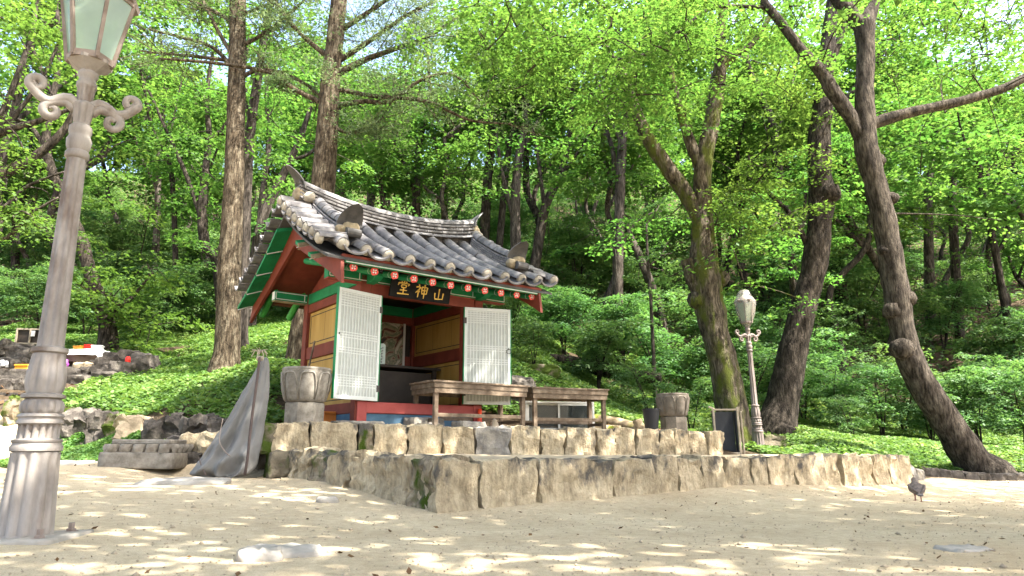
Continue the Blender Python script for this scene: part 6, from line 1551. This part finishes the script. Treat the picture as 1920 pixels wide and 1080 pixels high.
# ------------------------------------------------------------------ ground cover, fallen leaves
def cover(name, n, xr, yr, keep, size, seed, mat='leaf_cover', zr_=(.02, .22), tilt=.45):
    rs = np.random.RandomState(seed)
    x = rs.uniform(*xr, n); y = rs.uniform(*yr, n)
    k = keep(x, y); x, y = x[k], y[k]
    z = height(x, y)
    pat = np.array([mnoise.noise(Vector((a * .8, b * .8, seed))) + .5 * mnoise.noise(Vector((a * 2.6, b * 2.6, seed))) for a, b in zip(x[::1], y[::1])])
    k = rs.uniform(-.8, .5, len(x)) < pat + .18
    x, y, z, pat = x[k], y[k], z[k], pat[k]
    hh = rs.uniform(0, 1, len(x)) ** .7 * (zr_[1] - zr_[0]) * (.75 + .6 * pat) + zr_[0]
    pos = np.stack([x, y, z + hh], 1)
    nr = np.stack([rs.normal(0, tilt, len(x)), rs.normal(0, tilt, len(x)) - .1, np.ones(len(x))], 1); nr /= np.linalg.norm(nr, axis=1, keepdims=True)
    a = rs.uniform(0, 2 * PI, len(x)); d = np.stack([np.cos(a), np.sin(a), rs.normal(0, .2, len(x))], 1)
    L = size * rs.uniform(.6, 1.3, len(x))
    return leaf_geometry(pos, nr, d, L, L * rs.uniform(.6, .9, len(x)))
def not_built(x, y):
    ca, sa = math.cos(SA), math.sin(SA); lx = (ca * (x - SO.x) + sa * (y - SO.y)) / 1.1; ly = (-sa * (x - SO.x) + ca * (y - SO.y)) / 1.1
    return ~((lx > -.5) & (lx < 2.5) & (ly > -1.6) & (ly < 2.3))
s_of = lambda x, y: side_of(BORDER, x, y)
def keepL(x, y):
    s = s_of(x, y); lim = RK[0].x + (y - RK[0].y) * .02
    return (s > .25) & (x < np.minimum(-3.4 + (y - 9.6) * .10, 0)) & not_built(x, y) & ~((y > 15.0) & (y < 17.4) & (x < -9.6)) & ~((x < -9.2) & (y < 15.5) & (y > 13) & (x < -.66 * y))
def keepR(x, y):
    s = s_of(x, y); return (s > .2) & ((y > 14.1 - .0 * x) | (x > 4.6)) & (x > -1.0 + (y - 13) * -.15) & not_built(x, y)
tag(obj('ground_cover', leaf_mesh('ground_cover', cover('c', 290000, (-17, -2), (9.5, 26), keepL, .09, 5), 'leaf_cover')), 'low bright green plants covering the bank left of the shrine', 'ground cover', kind='stuff')
tag(obj('ground_cover', leaf_mesh('ground_cover', cover('c', 400000, (-1.5, 19), (12, 26), keepR, .09, 6), 'leaf_cover')), 'low bright green plants covering the slope right of the shrine', 'ground cover', kind='stuff')
tag(obj('forest_floor_plants', leaf_mesh('forest_floor_plants', cover('c', 340000, (-70, 70), (24, 88), lambda x, y: (np.abs(x) < y * .85), .26, 7, zr_=(.02, .7)), 'leaf_shrub')), 'scattered low plants on the wooded hillside', 'undergrowth', kind='stuff')
tag(obj('path_weeds', leaf_mesh('path_weeds', cover('c', 60000, (-8, -3.9), (9.6, 12.8), lambda x, y: (s_of(x, y) < -.15) & (s_of(x, y) > -1.5), .07, 9, zr_=(.01, .07)), 'leaf_cover')), 'thin weeds in front of the boulders on the left', 'weeds', kind='stuff')
def litter():
    rs = np.random.RandomState(12); n = 280
    y = 2.6 + 11 * rs.uniform(0, 1, n) ** 1.1; x = y * rs.uniform(-.75, .75, n)
    k = (s_of(x, y) < -.1); 
    inside = side_of([L0, C0, R0], x, y) < 0
    k &= inside | (x < -3); x, y = x[k], y[k]
    z = height(x, y) + .012
    nr = np.stack([rs.normal(0, .35, len(x)), rs.normal(0, .35, len(x)), np.ones(len(x))], 1); nr /= np.linalg.norm(nr, axis=1, keepdims=True)
    a = rs.uniform(0, 2 * PI, len(x)); d = np.stack([np.cos(a), np.sin(a), 0 * a], 1); L = rs.uniform(.015, .06, len(x))
    return leaf_geometry(np.stack([x, y, z], 1), nr, d, L, L * .55)
tag(obj('fallen_leaves', leaf_mesh('fallen_leaves', litter(), 'leaf_dead')), 'small dry brown leaves scattered on the sand', 'fallen leaves', kind='stuff')
def litter2():
    rs = np.random.RandomState(14); n = 40000
    x = rs.uniform(-40, 40, n); y = rs.uniform(13, 45, n); k = (s_of(x, y) > .3) & (np.abs(x) < .85 * y) & not_built(x, y); x, y = x[k], y[k]
    z = height(x, y) + .06
    nr = np.stack([rs.normal(0, .4, len(x)), rs.normal(0, .4, len(x)), np.ones(len(x))], 1); nr /= np.linalg.norm(nr, axis=1, keepdims=True)
    a = rs.uniform(0, 2 * PI, len(x)); d = np.stack([np.cos(a), np.sin(a), 0 * a], 1); L = rs.uniform(.06, .16, len(x))
    return leaf_geometry(np.stack([x, y, z], 1), nr, d, L, L * .55)
tag(obj('leaf_litter', leaf_mesh('leaf_litter', litter2(), 'leaf_dead')), 'brown leaf litter under the hillside trees', 'leaf litter', kind='stuff')

def pebbles():
    rs = np.random.RandomState(31); n = 5200
    y = 2.4 + 8 * rs.uniform(0, 1, n) ** 1.5; x = y * rs.uniform(-.8, .8, n)
    k = side_of([L0 + (L0 - C0) * .6, C0, R0], x, y) < -.03; x, y = x[k], y[k]
    near = rs.uniform(0, 1, len(x)) < .35
    z = height(x, y); r = rs.uniform(.003, .009, len(x)) * np.where(rs.uniform(0, 1, len(x)) < .04, 2.6, 1)
    base = np.array([(1, 0, 0), (0, 1, 0), (-1, 0, 0), (0, -1, 0), (0, 0, .8), (0, 0, -.5)], float)
    V = base[None] * r[:, None, None] * rs.uniform(.6, 1.3, (len(x), 6, 1)) + np.stack([x, y, z + .004], 1)[:, None]
    f = np.array([(0, 1, 4), (1, 2, 4), (2, 3, 4), (3, 0, 4), (1, 0, 5), (2, 1, 5), (3, 2, 5), (0, 3, 5)])
    Fc = (f[None] + (np.arange(len(x)) * 6)[:, None, None]).reshape(-1, 3)
    me = mesh_from('gravel', V.reshape(-1, 3), [tuple(q) for q in Fc.tolist()], 'terrace_earth', smooth=True)
    tag(obj('gravel', me), 'fine loose gravel scattered on the sand', 'gravel', kind='stuff')
pebbles()
